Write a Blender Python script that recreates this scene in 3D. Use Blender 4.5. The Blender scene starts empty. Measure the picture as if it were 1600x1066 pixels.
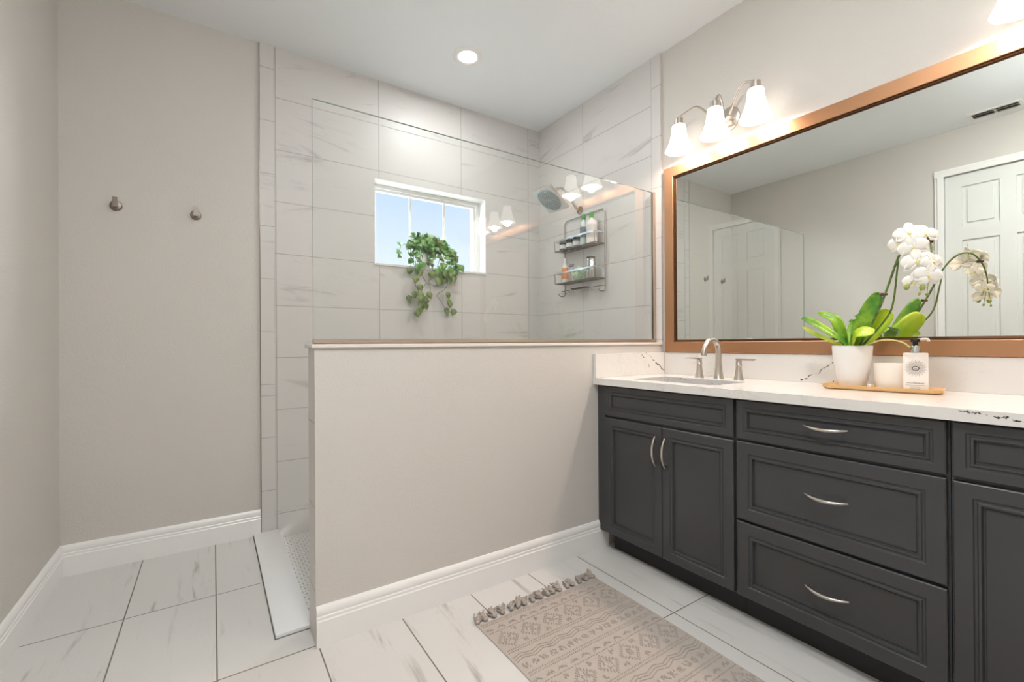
import bpy, bmesh, math, random
from mathutils import Vector, Matrix, noise
PI = math.pi
C = bpy.context.scene.collection
random.seed(7)

# ------------------------------------------------------------------ camera
cam_d = bpy.data.cameras.new('camera'); cam = bpy.data.objects.new('camera', cam_d); C.objects.link(cam)
F_PX = 700.5
cam_d.sensor_width = 36.0; cam_d.lens = 36.0 * F_PX / 1600; cam_d.shift_y = 2.7 / 1600
cam_d.clip_start = 0.02
_y, _p, _r = math.radians(33.73), math.radians(0.13), math.radians(0.36)
_right = Vector((math.cos(_y), -math.sin(_y), 0)); _f = Vector((math.sin(_y), math.cos(_y), 0)); _u = Vector((0, 0, 1))
_fwd = _f * math.cos(_p) + _u * math.sin(_p); _up = _u * math.cos(_p) - _f * math.sin(_p)
_r2 = _right * math.cos(_r) - _up * math.sin(_r); _u2 = _right * math.sin(_r) + _up * math.cos(_r)
M = Matrix((_r2, _u2, -_fwd)).transposed().to_4x4(); M.translation = Vector((0.607, 0, 1.091))
cam.matrix_world = M
bpy.context.scene.camera = cam

# ------------------------------------------------------------------ colour management and sky
sc = bpy.context.scene
sc.view_settings.view_transform = 'Standard'; sc.view_settings.look = 'None'
sc.view_settings.gamma = 1; sc.view_settings.use_curve_mapping = False
sc.view_settings.exposure = 0.33
sc.cycles.max_bounces = 12; sc.cycles.diffuse_bounces = 6; sc.cycles.glossy_bounces = 6
sc.cycles.transparent_max_bounces = 16; sc.cycles.sample_clamp_indirect = 6

def lin(r, g, b):
    return tuple((x / 255 / 12.92) if x / 255 <= 0.04045 else ((x / 255 + 0.055) / 1.055) ** 2.4 for x in (r, g, b))

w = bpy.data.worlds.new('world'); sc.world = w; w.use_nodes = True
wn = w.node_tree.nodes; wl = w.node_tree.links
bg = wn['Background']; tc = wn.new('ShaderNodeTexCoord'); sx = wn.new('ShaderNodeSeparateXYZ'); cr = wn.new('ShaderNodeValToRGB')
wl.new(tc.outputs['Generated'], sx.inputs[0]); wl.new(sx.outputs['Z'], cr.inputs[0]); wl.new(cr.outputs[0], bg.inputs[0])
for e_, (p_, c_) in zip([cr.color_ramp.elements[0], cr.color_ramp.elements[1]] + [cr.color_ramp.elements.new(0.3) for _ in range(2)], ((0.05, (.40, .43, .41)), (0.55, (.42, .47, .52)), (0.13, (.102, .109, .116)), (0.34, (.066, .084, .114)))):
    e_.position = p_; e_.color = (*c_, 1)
bg.inputs[1].default_value = 8.0  # sky bands overhead and near the ground brightened to light the room

def light(name, kind, loc, energy, color, **kw):
    d = bpy.data.lights.new(name, kind); d.energy = energy; d.color = color
    for k, v in kw.items(): setattr(d, k, v)
    o = bpy.data.objects.new(name, d); C.objects.link(o); o.location = loc; return o
K = dict(dome=80.0, can=3.0, can_shower=7.0, bulb=2.2, glow=0.65, shade=1.4)
WARM = (1.0, 0.77, 0.64); NEUT = (1.0, 0.985, 0.96)
for cx_, cy_ in ((1.80, 0.60),):
    light('ceiling_can_light', 'AREA', (cx_, cy_, 2.828), K['can'], NEUT, shape='DISK', size=0.13)  # fill light of the added downlight, out of view
sun = light('sun_light', 'SUN', (4, 5, 4), 16.0, (0.92, 0.97, 1.0), angle=math.radians(34)); sun.rotation_euler = Vector((math.sin(math.radians(66)), math.cos(math.radians(66)), 0.20)).to_track_quat('Z', 'Y').to_euler()
light('shower_can_light', 'AREA', (1.905, 2.41, 2.828), K['can_shower'], (0.97, 1.0, 0.99), shape='DISK', size=0.11)

# ------------------------------------------------------------------ helpers
class MB:
    def __init__(s): s.bm = bmesh.new()
    def box(s, a, b, bev=0.0, rot=None):
        x0, y0, z0 = a; x1, y1, z1 = b
        t = bmesh.new(); bmesh.ops.create_cube(t, size=1)
        for v in t.verts: v.co = Vector(((x0 + x1) / 2 + v.co.x * (x1 - x0), (y0 + y1) / 2 + v.co.y * (y1 - y0), (z0 + z1) / 2 + v.co.z * (z1 - z0)))
        if bev: bmesh.ops.bevel(t, geom=t.edges[:], offset=bev, segments=2, affect='EDGES', profile=0.6)
        s.merge(t, rot); return s
    def merge(s, t, m=None):
        if m is not None: bmesh.ops.transform(t, matrix=m, verts=t.verts[:])
        me = bpy.data.meshes.new('t'); t.to_mesh(me); t.free(); s.bm.from_mesh(me); bpy.data.meshes.remove(me)
    def lathe(s, prof, c=(0, 0, 0), n=32, m=None, cap=True):
        t = bmesh.new(); rings = []
        for r, z in prof:
            rings.append([t.verts.new((c[0] + r * math.cos(2 * PI * i / n), c[1] + r * math.sin(2 * PI * i / n), c[2] + z)) for i in range(n)])
        for a, b in zip(rings, rings[1:]):
            for i in range(n): t.faces.new((a[i], a[(i + 1) % n], b[(i + 1) % n], b[i]))
        if cap:
            for rg, f in ((rings[0], True), (rings[-1], False)):
                if (rg[0].co - rg[n // 2].co).length > 1e-4: t.faces.new(rg[::-1] if f else rg)
        s.merge(t, m); return s
    def tube(s, pts, r, n=8, caps=True, smooth=0, flat=1.0):
        pts = [Vector(p) for p in pts]; rr = r if isinstance(r, (list, tuple)) else [r] * len(pts)
        if smooth:
            P, R = [], []
            for i in range(len(pts) - 1):
                p0, p1, p2, p3 = pts[max(i - 1, 0)], pts[i], pts[i + 1], pts[min(i + 2, len(pts) - 1)]
                for k in range(smooth):
                    t = k / smooth
                    P.append(0.5 * ((2 * p1) + (p2 - p0) * t + (2 * p0 - 5 * p1 + 4 * p2 - p3) * t * t + (3 * p1 - p0 - 3 * p2 + p3) * t ** 3)); R.append(rr[i] * (1 - t) + rr[i + 1] * t)
            P.append(pts[-1]); R.append(rr[-1]); pts, rr = P, R
        t = bmesh.new(); rings = []; d0 = (pts[1] - pts[0]).normalized()
        up = Vector((0, 0, 1)) if abs(d0.z) < 0.9 else Vector((1, 0, 0)); nn = d0.cross(up).normalized()
        for i, p in enumerate(pts):
            d = (pts[min(i + 1, len(pts) - 1)] - pts[max(i - 1, 0)]).normalized()
            nn = (nn - d * nn.dot(d)).normalized(); b = d.cross(nn)
            rings.append([t.verts.new(p + (nn * math.cos(2 * PI * k / n) + b * math.sin(2 * PI * k / n) * flat) * rr[i]) for k in range(n)])
        for a, b in zip(rings, rings[1:]):
            for k in range(n): t.faces.new((a[k], a[(k + 1) % n], b[(k + 1) % n], b[k]))
        if caps: t.faces.new(rings[0][::-1]); t.faces.new(rings[-1])
        s.merge(t); return s
    def prism(s, prof, p0, p1, udir, vdir=(0, 0, 1)):
        """extrude closed profile [(u,v)] from p0 to p1"""
        t = bmesh.new(); u = Vector(udir); v = Vector(vdir)
        A = [t.verts.new(Vector(p0) + u * a + v * b) for a, b in prof]; B = [t.verts.new(Vector(p1) + u * a + v * b) for a, b in prof]
        n = len(prof)
        for i in range(n): t.faces.new((A[i], A[(i + 1) % n], B[(i + 1) % n], B[i]))
        t.faces.new(A[::-1]); t.faces.new(B); s.merge(t); return s
    def ball(s, c, r, seg=16, sc_=(1, 1, 1), m=None):
        t = bmesh.new(); bmesh.ops.create_uvsphere(t, u_segments=seg, v_segments=max(6, seg // 2), radius=r)
        for v in t.verts: v.co = Vector((v.co.x * sc_[0], v.co.y * sc_[1], v.co.z * sc_[2]))
        mm = Matrix.Translation(Vector(c)) @ (m if m is not None else Matrix()); s.merge(t, mm); return s
    def build(s, name, mat, parent=None, smooth=True, loc=None, flat_angle=40, bev=0):
        bmesh.ops.recalc_face_normals(s.bm, faces=s.bm.faces[:])
        me = bpy.data.meshes.new(name); s.bm.to_mesh(me); s.bm.free()
        for mm in (mat if isinstance(mat, (list, tuple)) else [mat]): me.materials.append(mm)
        if smooth:
            me.polygons.foreach_set('use_smooth', [True] * len(me.polygons)); me.set_sharp_from_angle(angle=math.radians(flat_angle))
        o = bpy.data.objects.new(name, me); C.objects.link(o)
        if loc is not None:
            me.transform(Matrix.Translation(-Vector(loc))); o.location = loc
        if parent is not None:
            o.parent = parent
            wl_ = Vector(parent.location) if parent.parent is None else Vector(parent.parent.location) + Vector(parent.location)
            if loc is None: me.transform(Matrix.Translation(-wl_))
            else: o.location = Vector(loc) - wl_
        return o
def tag(o, label, cat, group=None):
    o['label'] = label; o['category'] = cat
    if group: o['group'] = group
    return o
def thing(name, label, cat, loc, group=None):
    o = bpy.data.objects.new(name, None); C.objects.link(o); o.location = loc; o.empty_display_size = 0.05
    return tag(o, label, cat, group)
def struct(o): o['kind'] = 'structure'; return o

# ------------------------------------------------------------------ materials
def nmat(name):
    m = bpy.data.materials.new(name); m.use_nodes = True; return m, m.node_tree.nodes, m.node_tree.links
def link(L, a, b): L.new(a, b)
def mat(name, col, rough=0.5, metal=0.0, noise_amt=0.03, scale=20, bump=0.0, bscale=200, **kw):
    m, N, L = nmat(name); b = N['Principled BSDF']
    t = N.new('ShaderNodeTexCoord'); nz = N.new('ShaderNodeTexNoise'); nz.inputs['Scale'].default_value = scale; nz.inputs['Detail'].default_value = 3
    L.new(t.outputs['Object'], nz.inputs['Vector'])
    mx = N.new('ShaderNodeMix'); mx.data_type = 'RGBA'; L.new(nz.outputs['Fac'], mx.inputs[0])
    c = Vector(col); mx.inputs[6].default_value = (*(c * (1 - noise_amt)), 1); mx.inputs[7].default_value = (*[min(1, q) for q in (c * (1 + noise_amt))], 1)
    L.new(mx.outputs[2], b.inputs['Base Color'])
    b.inputs['Roughness'].default_value = rough; b.inputs['Metallic'].default_value = metal
    for k, v in kw.items(): b.inputs[k.replace('_', ' ')].default_value = v
    if bump:
        n2 = N.new('ShaderNodeTexNoise'); n2.inputs['Scale'].default_value = bscale; n2.inputs['Detail'].default_value = 2
        L.new(t.outputs['Object'], n2.inputs['Vector'])
        bp = N.new('ShaderNodeBump'); bp.inputs['Strength'].default_value = bump; bp.inputs['Distance'].default_value = 0.002
        L.new(n2.outputs['Fac'], bp.inputs['Height']); L.new(bp.outputs[0], b.inputs['Normal'])
    return m
class G:
    """small node-graph helper"""
    def __init__(s, m): s.N = m.node_tree.nodes; s.L = m.node_tree.links
    def m(s, op, a, b=None, c=None, clamp=False):
        n = s.N.new('ShaderNodeMath'); n.operation = op; n.use_clamp = clamp
        for i, x in enumerate((a, b, c)):
            if x is None: continue
            if isinstance(x, (int, float)): n.inputs[i].default_value = x
            else: s.L.new(x, n.inputs[i])
        return n.outputs[0]
    def v(s, op, a, b=None, scale=None):
        n = s.N.new('ShaderNodeVectorMath'); n.operation = op
        for i, x in enumerate((a, b)):
            if x is None: continue
            if isinstance(x, (tuple, Vector)): n.inputs[i].default_value = tuple(x)
            else: s.L.new(x, n.inputs[i])
        if scale is not None:
            if isinstance(scale, (int, float)): n.inputs['Scale'].default_value = scale
            else: s.L.new(scale, n.inputs['Scale'])
        return n.outputs['Value'] if op in ('LENGTH', 'DOT_PRODUCT', 'DISTANCE') else n.outputs[0]
    def comb(s, x, y, z):
        n = s.N.new('ShaderNodeCombineXYZ')
        for i, q in enumerate((x, y, z)):
            if isinstance(q, (int, float)): n.inputs[i].default_value = q
            else: s.L.new(q, n.inputs[i])
        return n.outputs[0]
    def sep(s, v): n = s.N.new('ShaderNodeSeparateXYZ'); s.L.new(v, n.inputs[0]); return n.outputs
    def noise(s, vec, scale, detail=4, rough=0.55, dist=0.0):
        n = s.N.new('ShaderNodeTexNoise'); n.inputs['Scale'].default_value = scale; n.inputs['Detail'].default_value = detail
        n.inputs['Roughness'].default_value = rough; n.inputs['Distortion'].default_value = dist; s.L.new(vec, n.inputs['Vector']); return n
    def ss(s, x, lo, hi):
        n = s.N.new('ShaderNodeMapRange'); n.interpolation_type = 'SMOOTHSTEP'
        n.inputs[1].default_value = lo; n.inputs[2].default_value = hi; n.inputs[3].default_value = 0; n.inputs[4].default_value = 1
        s.L.new(x, n.inputs[0]); return n.outputs[0]
    def mix(s, f, a, b):
        n = s.N.new('ShaderNodeMix'); n.data_type = 'RGBA'
        for i, x in ((0, f), (6, a), (7, b)):
            if isinstance(x, tuple): n.inputs[i].default_value = (*x, 1)
            elif isinstance(x, (int, float)): n.inputs[i].default_value = x
            else: s.L.new(x, n.inputs[i])
        return n.outputs[2]
    def bump(s, h, strength=0.3, dist=0.001):
        n = s.N.new('ShaderNodeBump'); n.inputs['Strength'].default_value = strength; n.inputs['Distance'].default_value = dist
        s.L.new(h, n.inputs['Height']); return n.outputs[0]

def tile_mat(name, ax, ay, px, ox, py, oy, gw, base, dark, grout, stretch, rough=0.42, vein=0.6, seed=0.0, cream=None, slope=0.5, dist=0.9):
    """marble tile: ax/ay in-plane axes (0,1,2), pitch+offset in each, streaks run along ax"""
    m, N, L = nmat(name); g = G(m); b = N['Principled BSDF']
    tcn = N.new('ShaderNodeTexCoord'); s = g.sep(tcn.outputs['Object'])
    u = g.m('DIVIDE', g.m('SUBTRACT', s[ax], ox), px); v = g.m('DIVIDE', g.m('SUBTRACT', s[ay], oy), py)
    def dline(t, p): return g.m('MULTIPLY', g.m('SUBTRACT', 0.5, g.m('ABSOLUTE', g.m('SUBTRACT', g.m('FRACT', t), 0.5))), p)
    d = g.m('MINIMUM', dline(u, px), dline(v, py)); line = g.m('SUBTRACT', 1, g.ss(d, gw * 0.35, gw * 0.75))
    wn_ = N.new('ShaderNodeTexWhiteNoise'); wn_.noise_dimensions = '3D'
    L.new(g.comb(g.m('FLOOR', u), g.m('FLOOR', v), seed), wn_.inputs['Vector'])
    rs = g.sep(wn_.outputs['Color'])
    uu = g.m('MULTIPLY', s[ax], 1.0); vv = g.m('MULTIPLY', s[ay], stretch)
    slope = g.m('MULTIPLY', g.m('SUBTRACT', rs[2], 0.45), slope)
    vv = g.m('ADD', vv, g.m('MULTIPLY', g.m('MULTIPLY', uu, slope), stretch))
    vec = g.v('ADD', g.comb(uu, vv, 0.0), g.v('SCALE', wn_.outputs['Color'], scale=37.0))
    n1 = g.noise(vec, 2.2, 6, 0.62, dist); n2 = g.noise(vec, 1.1, 3, 0.5, 0.3)
    st = g.m('MULTIPLY', g.ss(n1.outputs['Fac'], 0.56, 0.74), g.ss(n2.outputs['Fac'], 0.42, 0.62))
    n3 = g.noise(vec, 5.0, 5, 0.6, 2.0); thin = g.m('SUBTRACT', 1, g.ss(g.m('ABSOLUTE', g.m('SUBTRACT', n3.outputs['Fac'], 0.5)), 0.0, 0.02))
    thin = g.m('MULTIPLY', thin, g.ss(n2.outputs['Fac'], 0.52, 0.7))
    f = g.m('MULTIPLY', g.m('ADD', st, g.m('MULTIPLY', thin, 0.45)), vein, clamp=True)
    bc = base if cream is None else g.mix(g.ss(n2.outputs['Fac'], 0.35, 0.7), base, cream)
    col = g.mix(line, g.mix(f, bc, dark), grout)
    L.new(col, b.inputs['Base Color'])
    L.new(g.m('ADD', g.m('MULTIPLY', line, 0.5), rough), b.inputs['Roughness'])
    L.new(g.bump(g.m('SUBTRACT', 1, line), 0.5, 0.0012), b.inputs['Normal'])
    b.inputs['Specular IOR Level'].default_value = 0.35
    return m
WT = dict(base=lin(205, 202, 199), dark=lin(140, 138, 138), grout=lin(172, 168, 163))
M_tile_back = tile_mat('shower_tile_back', 0, 2, 0.6095, 1.528, 0.306, 0.10, 0.004, stretch=7, seed=3.0, **WT)
M_tile_right = tile_mat('shower_tile_right', 1, 2, 0.614, 2.426, 0.306, 0.10, 0.004, stretch=7, seed=9.0, **WT)
M_tile_strip = tile_mat('tile_strip', 0, 2, 5.0, -0.5, 0.3075, 0.247, 0.0035, stretch=6, seed=5.0, **WT)
M_tile_strip_right = tile_mat('tile_strip_right', 1, 2, 5.0, -0.5, 0.3075, 0.19, 0.0035, stretch=6, seed=6.0, **WT)
M_floor = tile_mat('marble_floor_tile', 1, 0, 0.603, 1.752, 0.3075, 0.0, 0.0042, lin(208, 206, 203), lin(148, 143, 138), lin(118, 112, 104), 9, rough=0.30, vein=0.85, slope=0.12, dist=0.35, seed=1.0)
def paint(name, col, bump=0.25):
    m, N, L = nmat(name); g = G(m); b = N['Principled BSDF']; t = N.new('ShaderNodeTexCoord')
    n1 = g.noise(t.outputs['Object'], 130, 2, 0.5, 0.2); n2 = g.noise(t.outputs['Object'], 3, 2)
    L.new(g.mix(n2.outputs['Fac'], tuple(Vector(col) * 0.985), tuple(Vector(col) * 1.015)), b.inputs['Base Color'])
    L.new(g.bump(g.ss(n1.outputs['Fac'], 0.4, 0.65), bump, 0.0012), b.inputs['Normal']); b.inputs['Roughness'].default_value = 0.6
    return m
M_wall = paint('greige_wall_paint', lin(203, 199, 193))
M_ceil = paint('white_ceiling_paint', lin(238, 242, 245), 0.12)
M_trim = mat('white_trim_paint', lin(236, 235, 233), 0.3, noise_amt=0.01)
M_door = mat('white_door_paint', lin(216, 217, 214), 0.35, noise_amt=0.01)
M_cab = mat('charcoal_cabinet_paint', lin(60, 60, 62), 0.33, noise_amt=0.06, scale=6)
M_cabin = mat('dark_cabinet_gap', lin(30, 27, 26), 0.6)
M_nickel = mat('brushed_nickel', lin(205, 197, 188), 0.28, 1.0, noise_amt=0.04)
M_nickel_d = mat('dark_brushed_nickel', lin(132, 122, 114), 0.38, 1.0, noise_amt=0.04)
M_champ = mat('champagne_channel', lin(200, 184, 170), 0.35, 1.0)
M_chrome = mat('chrome', lin(215, 218, 220), 0.08, 1.0, noise_amt=0.01)
M_bronze = mat('bronze_frame', lin(178, 134, 100), 0.40, 0.8, noise_amt=0.05, scale=8)
M_bronze_d = mat('dark_bronze_lip', lin(96, 66, 44), 0.35, 0.85)
M_white = mat('white_ceramic', lin(228, 226, 223), 0.15, noise_amt=0.01)
M_sinkm = mat('white_sink', lin(235, 233, 230), 0.12, noise_amt=0.01)
M_wax = mat('cream_candle_glass', lin(238, 229, 218), 0.25, noise_amt=0.02)
M_blackp = mat('black_plastic', lin(22, 22, 24), 0.25)
M_threshold = mat('white_marble_threshold', lin(228, 229, 229), 0.2, noise_amt=0.012, scale=4)
M_cap = mat('cream_marble_cap', lin(226, 218, 210), 0.25, noise_amt=0.02, scale=5)
M_leaf = None
def emis(name, col, strength, base=(0.9, 0.9, 0.9)):
    m, N, L = nmat(name); b = N['Principled BSDF']; b.inputs['Base Color'].default_value = (*base, 1)
    b.inputs['Emission Color'].default_value = (*col, 1); b.inputs['Emission Strength'].default_value = strength; b.inputs['Roughness'].default_value = 0.3
    return m
M_shade = emis('frosted_glass_shade', (1.0, 0.90, 0.80), K['shade'])
M_bulb = emis('lamp_bulb', (1.0, 0.92, 0.84), 6.0)
M_led = emis('led_lens', (0.98, 1.0, 1.0), 12.0)
def thin_glass(name, tint, refl=2.0, rough=0.0):
    m, N, L = nmat(name); g = G(m); out = N['Material Output']; N.remove(N['Principled BSDF'])
    tr = N.new('ShaderNodeBsdfTransparent'); tr.inputs[0].default_value = (*tint, 1)
    gl = N.new('ShaderNodeBsdfGlossy'); gl.inputs['Roughness'].default_value = rough; gl.inputs[0].default_value = (1, 1, 1, 1)
    fr = N.new('ShaderNodeFresnel'); fr.inputs[0].default_value = 1.5; geo = N.new('ShaderNodeNewGeometry')
    f = g.m('MULTIPLY', g.m('MULTIPLY', fr.outputs[0], refl), g.m('SUBTRACT', 1, geo.outputs['Backfacing']), clamp=True)
    ms = N.new('ShaderNodeMixShader'); L.new(f, ms.inputs[0]); L.new(tr.outputs[0], ms.inputs[1]); L.new(gl.outputs[0], ms.inputs[2]); L.new(ms.outputs[0], out.inputs[0])
    return m
M_glass = thin_glass('clear_shower_glass', (0.985, 0.995, 0.99), 1.9)
M_glass_edge = mat('glass_edge', lin(150, 168, 162), 0.1, noise_amt=0.02)
M_pane = thin_glass('window_glass', (0.97, 0.99, 1.0), 1.2)
M_mirror = mat('mirror_silver', (0.84, 0.86, 0.82), 0.0, 1.0, noise_amt=0.0)

def quartz():
    m, N, L = nmat('white_veined_quartz'); g = G(m); b = N['Principled BSDF']; t = N.new('ShaderNodeTexCoord'); P = N.new('ShaderNodeNewGeometry').outputs['Position']
    wob = g.noise(P, 26, 3, 0.6); p = g.v('ADD', P, g.v('SCALE', g.v('SUBTRACT', wob.outputs['Color'], (0.5, 0.5, 0.5)), scale=0.045))
    gate = g.noise(P, 45, 3, 0.6); gt = g.ss(gate.outputs['Fac'], 0.36, 0.46)
    acc = None
    segs = [((2.690, 1.726, 1.036), (2.864, 1.726, 0.915), .0046), ((2.640, 1.726, 1.036), (2.715, 1.726, 0.955), .0030),
            ((2.853, 0.985, 0.907), (2.853, 0.800, 1.030), .0036), ((2.853, 0.87, 0.907), (2.853, 0.73, 0.965), .0036),
            ((2.40, 0.905, 0.907), (2.29, 0.860, 0.872), .0030), ((2.42, 0.66, 0.907), (2.29, 0.640, 0.872), .0032),
            ((2.36, 1.20, 0.907), (2.62, 1.24, 0.87), .0018), ((2.66, 1.50, 0.907), (2.67, 1.36, 0.88), .0022), ((2.67, 1.36, 0.90), (2.66, 1.20, 0.87), .0022),
            ((2.29, 0.34, 0.905), (2.29, 0.22, 0.890), .003), ((2.50, 0.42, 0.907), (2.62, -0.2, 0.907), .0016), ((2.44, 0.62, 0.907), (2.36, 0.1, 0.907), .0014),
            ((2.72, 0.40, 0.907), (2.80, -0.2, 0.907), .0012), ((2.58, 1.05, 0.907), (2.44, 0.82, 0.907), .0012)]
    for a, c, wd in segs:
        a = Vector(a); c = Vector(c); ba = c - a
        pa = g.v('SUBTRACT', p, tuple(a)); h = g.m('DIVIDE', g.v('DOT_PRODUCT', pa, tuple(ba)), ba.dot(ba), clamp=True)
        d = g.v('LENGTH', g.v('SUBTRACT', pa, g.v('SCALE', tuple(ba), scale=h)))
        q = g.m('MULTIPLY', g.m('SUBTRACT', 1, g.m('DIVIDE', d, wd), clamp=True), 2.2, clamp=True)
        acc = q if acc is None else g.m('MAXIMUM', acc, q)
    acc = g.m('MULTIPLY', acc, gt)
    soft = g.noise(g.v('MULTIPLY', P, (6.0, 1.2, 3.0)), 2.5, 6, 0.65, 1.5); sf = g.m('SUBTRACT', 1, g.ss(g.m('ABSOLUTE', g.m('SUBTRACT', soft.outputs['Fac'], 0.5)), 0, 0.018))
    sg = g.noise(P, 2.4, 2); sf = g.m('MULTIPLY', g.m('MULTIPLY', sf, g.ss(sg.outputs['Fac'], 0.48, 0.6)), 0.22)
    col = g.mix(acc, g.mix(sf, lin(221, 218, 214), lin(168, 160, 156)), lin(58, 52, 54))
    L.new(col, b.inputs['Base Color']); b.inputs['Roughness'].default_value = 0.16
    return m
M_quartz = quartz()
def wood(name, a, c):
    m, N, L = nmat(name); g = G(m); b = N['Principled BSDF']; t = N.new('ShaderNodeTexCoord')
    n = g.noise(g.v('MULTIPLY', t.outputs['Object'], (30, 3, 30)), 3, 5, 0.6, 0.5)
    L.new(g.mix(n.outputs['Fac'], a, c), b.inputs['Base Color']); b.inputs['Roughness'].default_value = 0.4; return m
M_wood = wood('light_bamboo', lin(208, 160, 104), lin(232, 192, 136))
def leafmat(name, a, c, scale=9, rough=0.35):
    m, N, L = nmat(name); g = G(m); b = N['Principled BSDF']; t = N.new('ShaderNodeTexCoord')
    n = g.noise(t.outputs['Object'], scale, 3); L.new(g.mix(g.ss(n.outputs['Fac'], 0.35, 0.65), a, c), b.inputs['Base Color'])
    b.inputs['Roughness'].default_value = rough; b.inputs['Subsurface Weight'].default_value = 0.0
    return m
M_oleaf = leafmat('orchid_leaf_green', lin(64, 124, 38), lin(138, 178, 40), 14)
M_olime = leafmat('orchid_leaf_lime', lin(150, 186, 38), lin(186, 205, 52), 12)
M_ostem = leafmat('orchid_stem', lin(62, 82, 34), lin(100, 122, 52), 60)
M_obark = mat('dark_stem_clip', lin(74, 48, 40), 0.6)
M_petal = mat('white_petal', lin(234, 231, 223), 0.5, noise_amt=0.02, scale=60)
M_lip = mat('yellow_flower_centre', lin(226, 214, 138), 0.5)
M_bud = leafmat('green_bud', lin(120, 134, 62), lin(160, 166, 92), 60)
M_ivy = leafmat('trailing_leaf', lin(58, 112, 42), lin(132, 178, 104), 22, 0.3)
M_ivy2 = leafmat('trailing_leaf_olive', lin(82, 106, 52), lin(128, 148, 84), 22, 0.35)
M_ivy3 = leafmat('trailing_leaf_light', lin(96, 158, 66), lin(168, 206, 150), 30, 0.3)
M_vine = mat('vine_stem', lin(84, 78, 56), 0.6)
M_rug2 = mat('raised_taupe_yarn', lin(160, 151, 144), 0.95, noise_amt=0.10, scale=120)  # loop colour darkened to stand in for shadow in the crevices
M_rug = mat('taupe_cotton', lin(180, 170, 161), 0.95, noise_amt=0.10, scale=90, bump=0.9, bscale=420)
M_tassel = mat('grey_taupe_yarn', lin(170, 160, 152), 0.95, noise_amt=0.15, scale=120, bump=0.9, bscale=500)

# ------------------------------------------------------------------ room numbers
XL, XR, YB, YF, ZC = 0.0, 2.873, 2.965, -1.55, 2.842
RS = 2.858; TB = 2.955                                   # tiled faces in the shower
YW0, YW1, XE = 1.746, 1.880, 0.916                        # half wall
def sbox(name, mat_, *boxes, bev=0):
    b = MB()
    for a, c in boxes: b.box(a, c, bev)
    return struct(b.build(name, mat_, smooth=bool(bev)))

sbox('floor', M_floor, ((-0.1, YF - 0.1, -0.10), (XR + 0.1, 1.79, 0)), ((-0.1, 1.79, -0.10), (0.797, YB + 0.1, 0)), ((0.797, 1.79, -0.10), (0.925, YW1 - 0.004, 0)))
# hexagon mosaic in the sunken shower floor
m_hex, N, L = nmat('hexagon_mosaic'); g = G(m_hex); tcn = N.new('ShaderNodeTexCoord'); vo = N.new('ShaderNodeTexVoronoi'); vo.feature = 'DISTANCE_TO_EDGE'
vo.inputs['Randomness'].default_value = 0.0; vo.inputs['Scale'].default_value = 1.0
sp = g.sep(tcn.outputs['Object']); ry = g.m('DIVIDE', sp[1], 0.026); ri = g.m('FLOOR', ry)
L.new(g.comb(g.m('ADD', g.m('DIVIDE', sp[0], 0.030), g.m('MULTIPLY', g.m('MODULO', ri, 2), 0.5)), ry, 0), vo.inputs['Vector'])
N['Principled BSDF'].inputs['Roughness'].default_value = 0.35
L.new(g.mix(g.ss(vo.outputs['Distance'], 0.03, 0.08), lin(150, 146, 142), lin(214, 213, 211)), N['Principled BSDF'].inputs['Base Color'])
sbox('floor_shower', m_hex, ((0.925, 1.79, -0.10), (XR + 0.1, YB + 0.1, -0.042)))
sbox('ceiling', M_ceil, ((-0.1, YF - 0.1, ZC), (XR + 0.1, YB + 0.3, ZC + 0.1)))
# back wall with the window opening
WX0, WX1, WZ0, WZ1 = 1.496, 2.343, 1.629, 2.189
def wall_open(name, mat_, y0, y1, x0, x1, z0, z1):
    b = MB(); b.box((x0, y0, z0), (WX0, y1, z1)).box((WX1, y0, z0), (x1, y1, z1)).box((WX0, y0, z0), (WX1, y1, WZ0)).box((WX0, y0, WZ1), (WX1, y1, z1))
    bmesh.ops.remove_doubles(b.bm, verts=b.bm.verts[:], dist=1e-5)
    return struct(b.build(name, mat_, smooth=False))
wall_open('wall_back', M_wall, YB, YB + 0.24, -0.1, XR + 0.1, -0.1, ZC)
wall_open('wall_back_tiled', M_tile_back, TB, YB, 0.912, XR, -0.042, ZC)
sbox('trim_1', M_tile_strip, ((0.838, TB - 0.002, 0.0), (0.911, YB, ZC)))
sbox('trim_2', M_nickel_d, ((0.8345, TB - 0.003, 0.0), (0.838, YB, ZC)))
sbox('wall_left', M_wall, ((-0.1, YF, -0.05), (0, 0.325, ZC)), ((-0.1, 1.17, -0.05), (0, YB, ZC)), ((-0.1, 0.325, 2.526), (0, 1.17, ZC)), ((-0.14, 0.2, -0.05), (-0.1, 1.3, ZC)))
sbox('wall_right', M_wall, ((XR, YF, -0.05), (XR + 0.1, YB + 0.1, ZC)))
sbox('wall_right_tiled', M_tile_right, ((RS, 1.812, -0.042), (XR, TB, ZC)))
sbox('trim_3', M_tile_strip_right, ((RS - 0.001, 1.744, 1.092), (XR, 1.811, ZC)))
sbox('wall_front', M_wall, ((-0.1, YF - 0.1, -0.05), (XR + 0.1, YF, ZC)))
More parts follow.
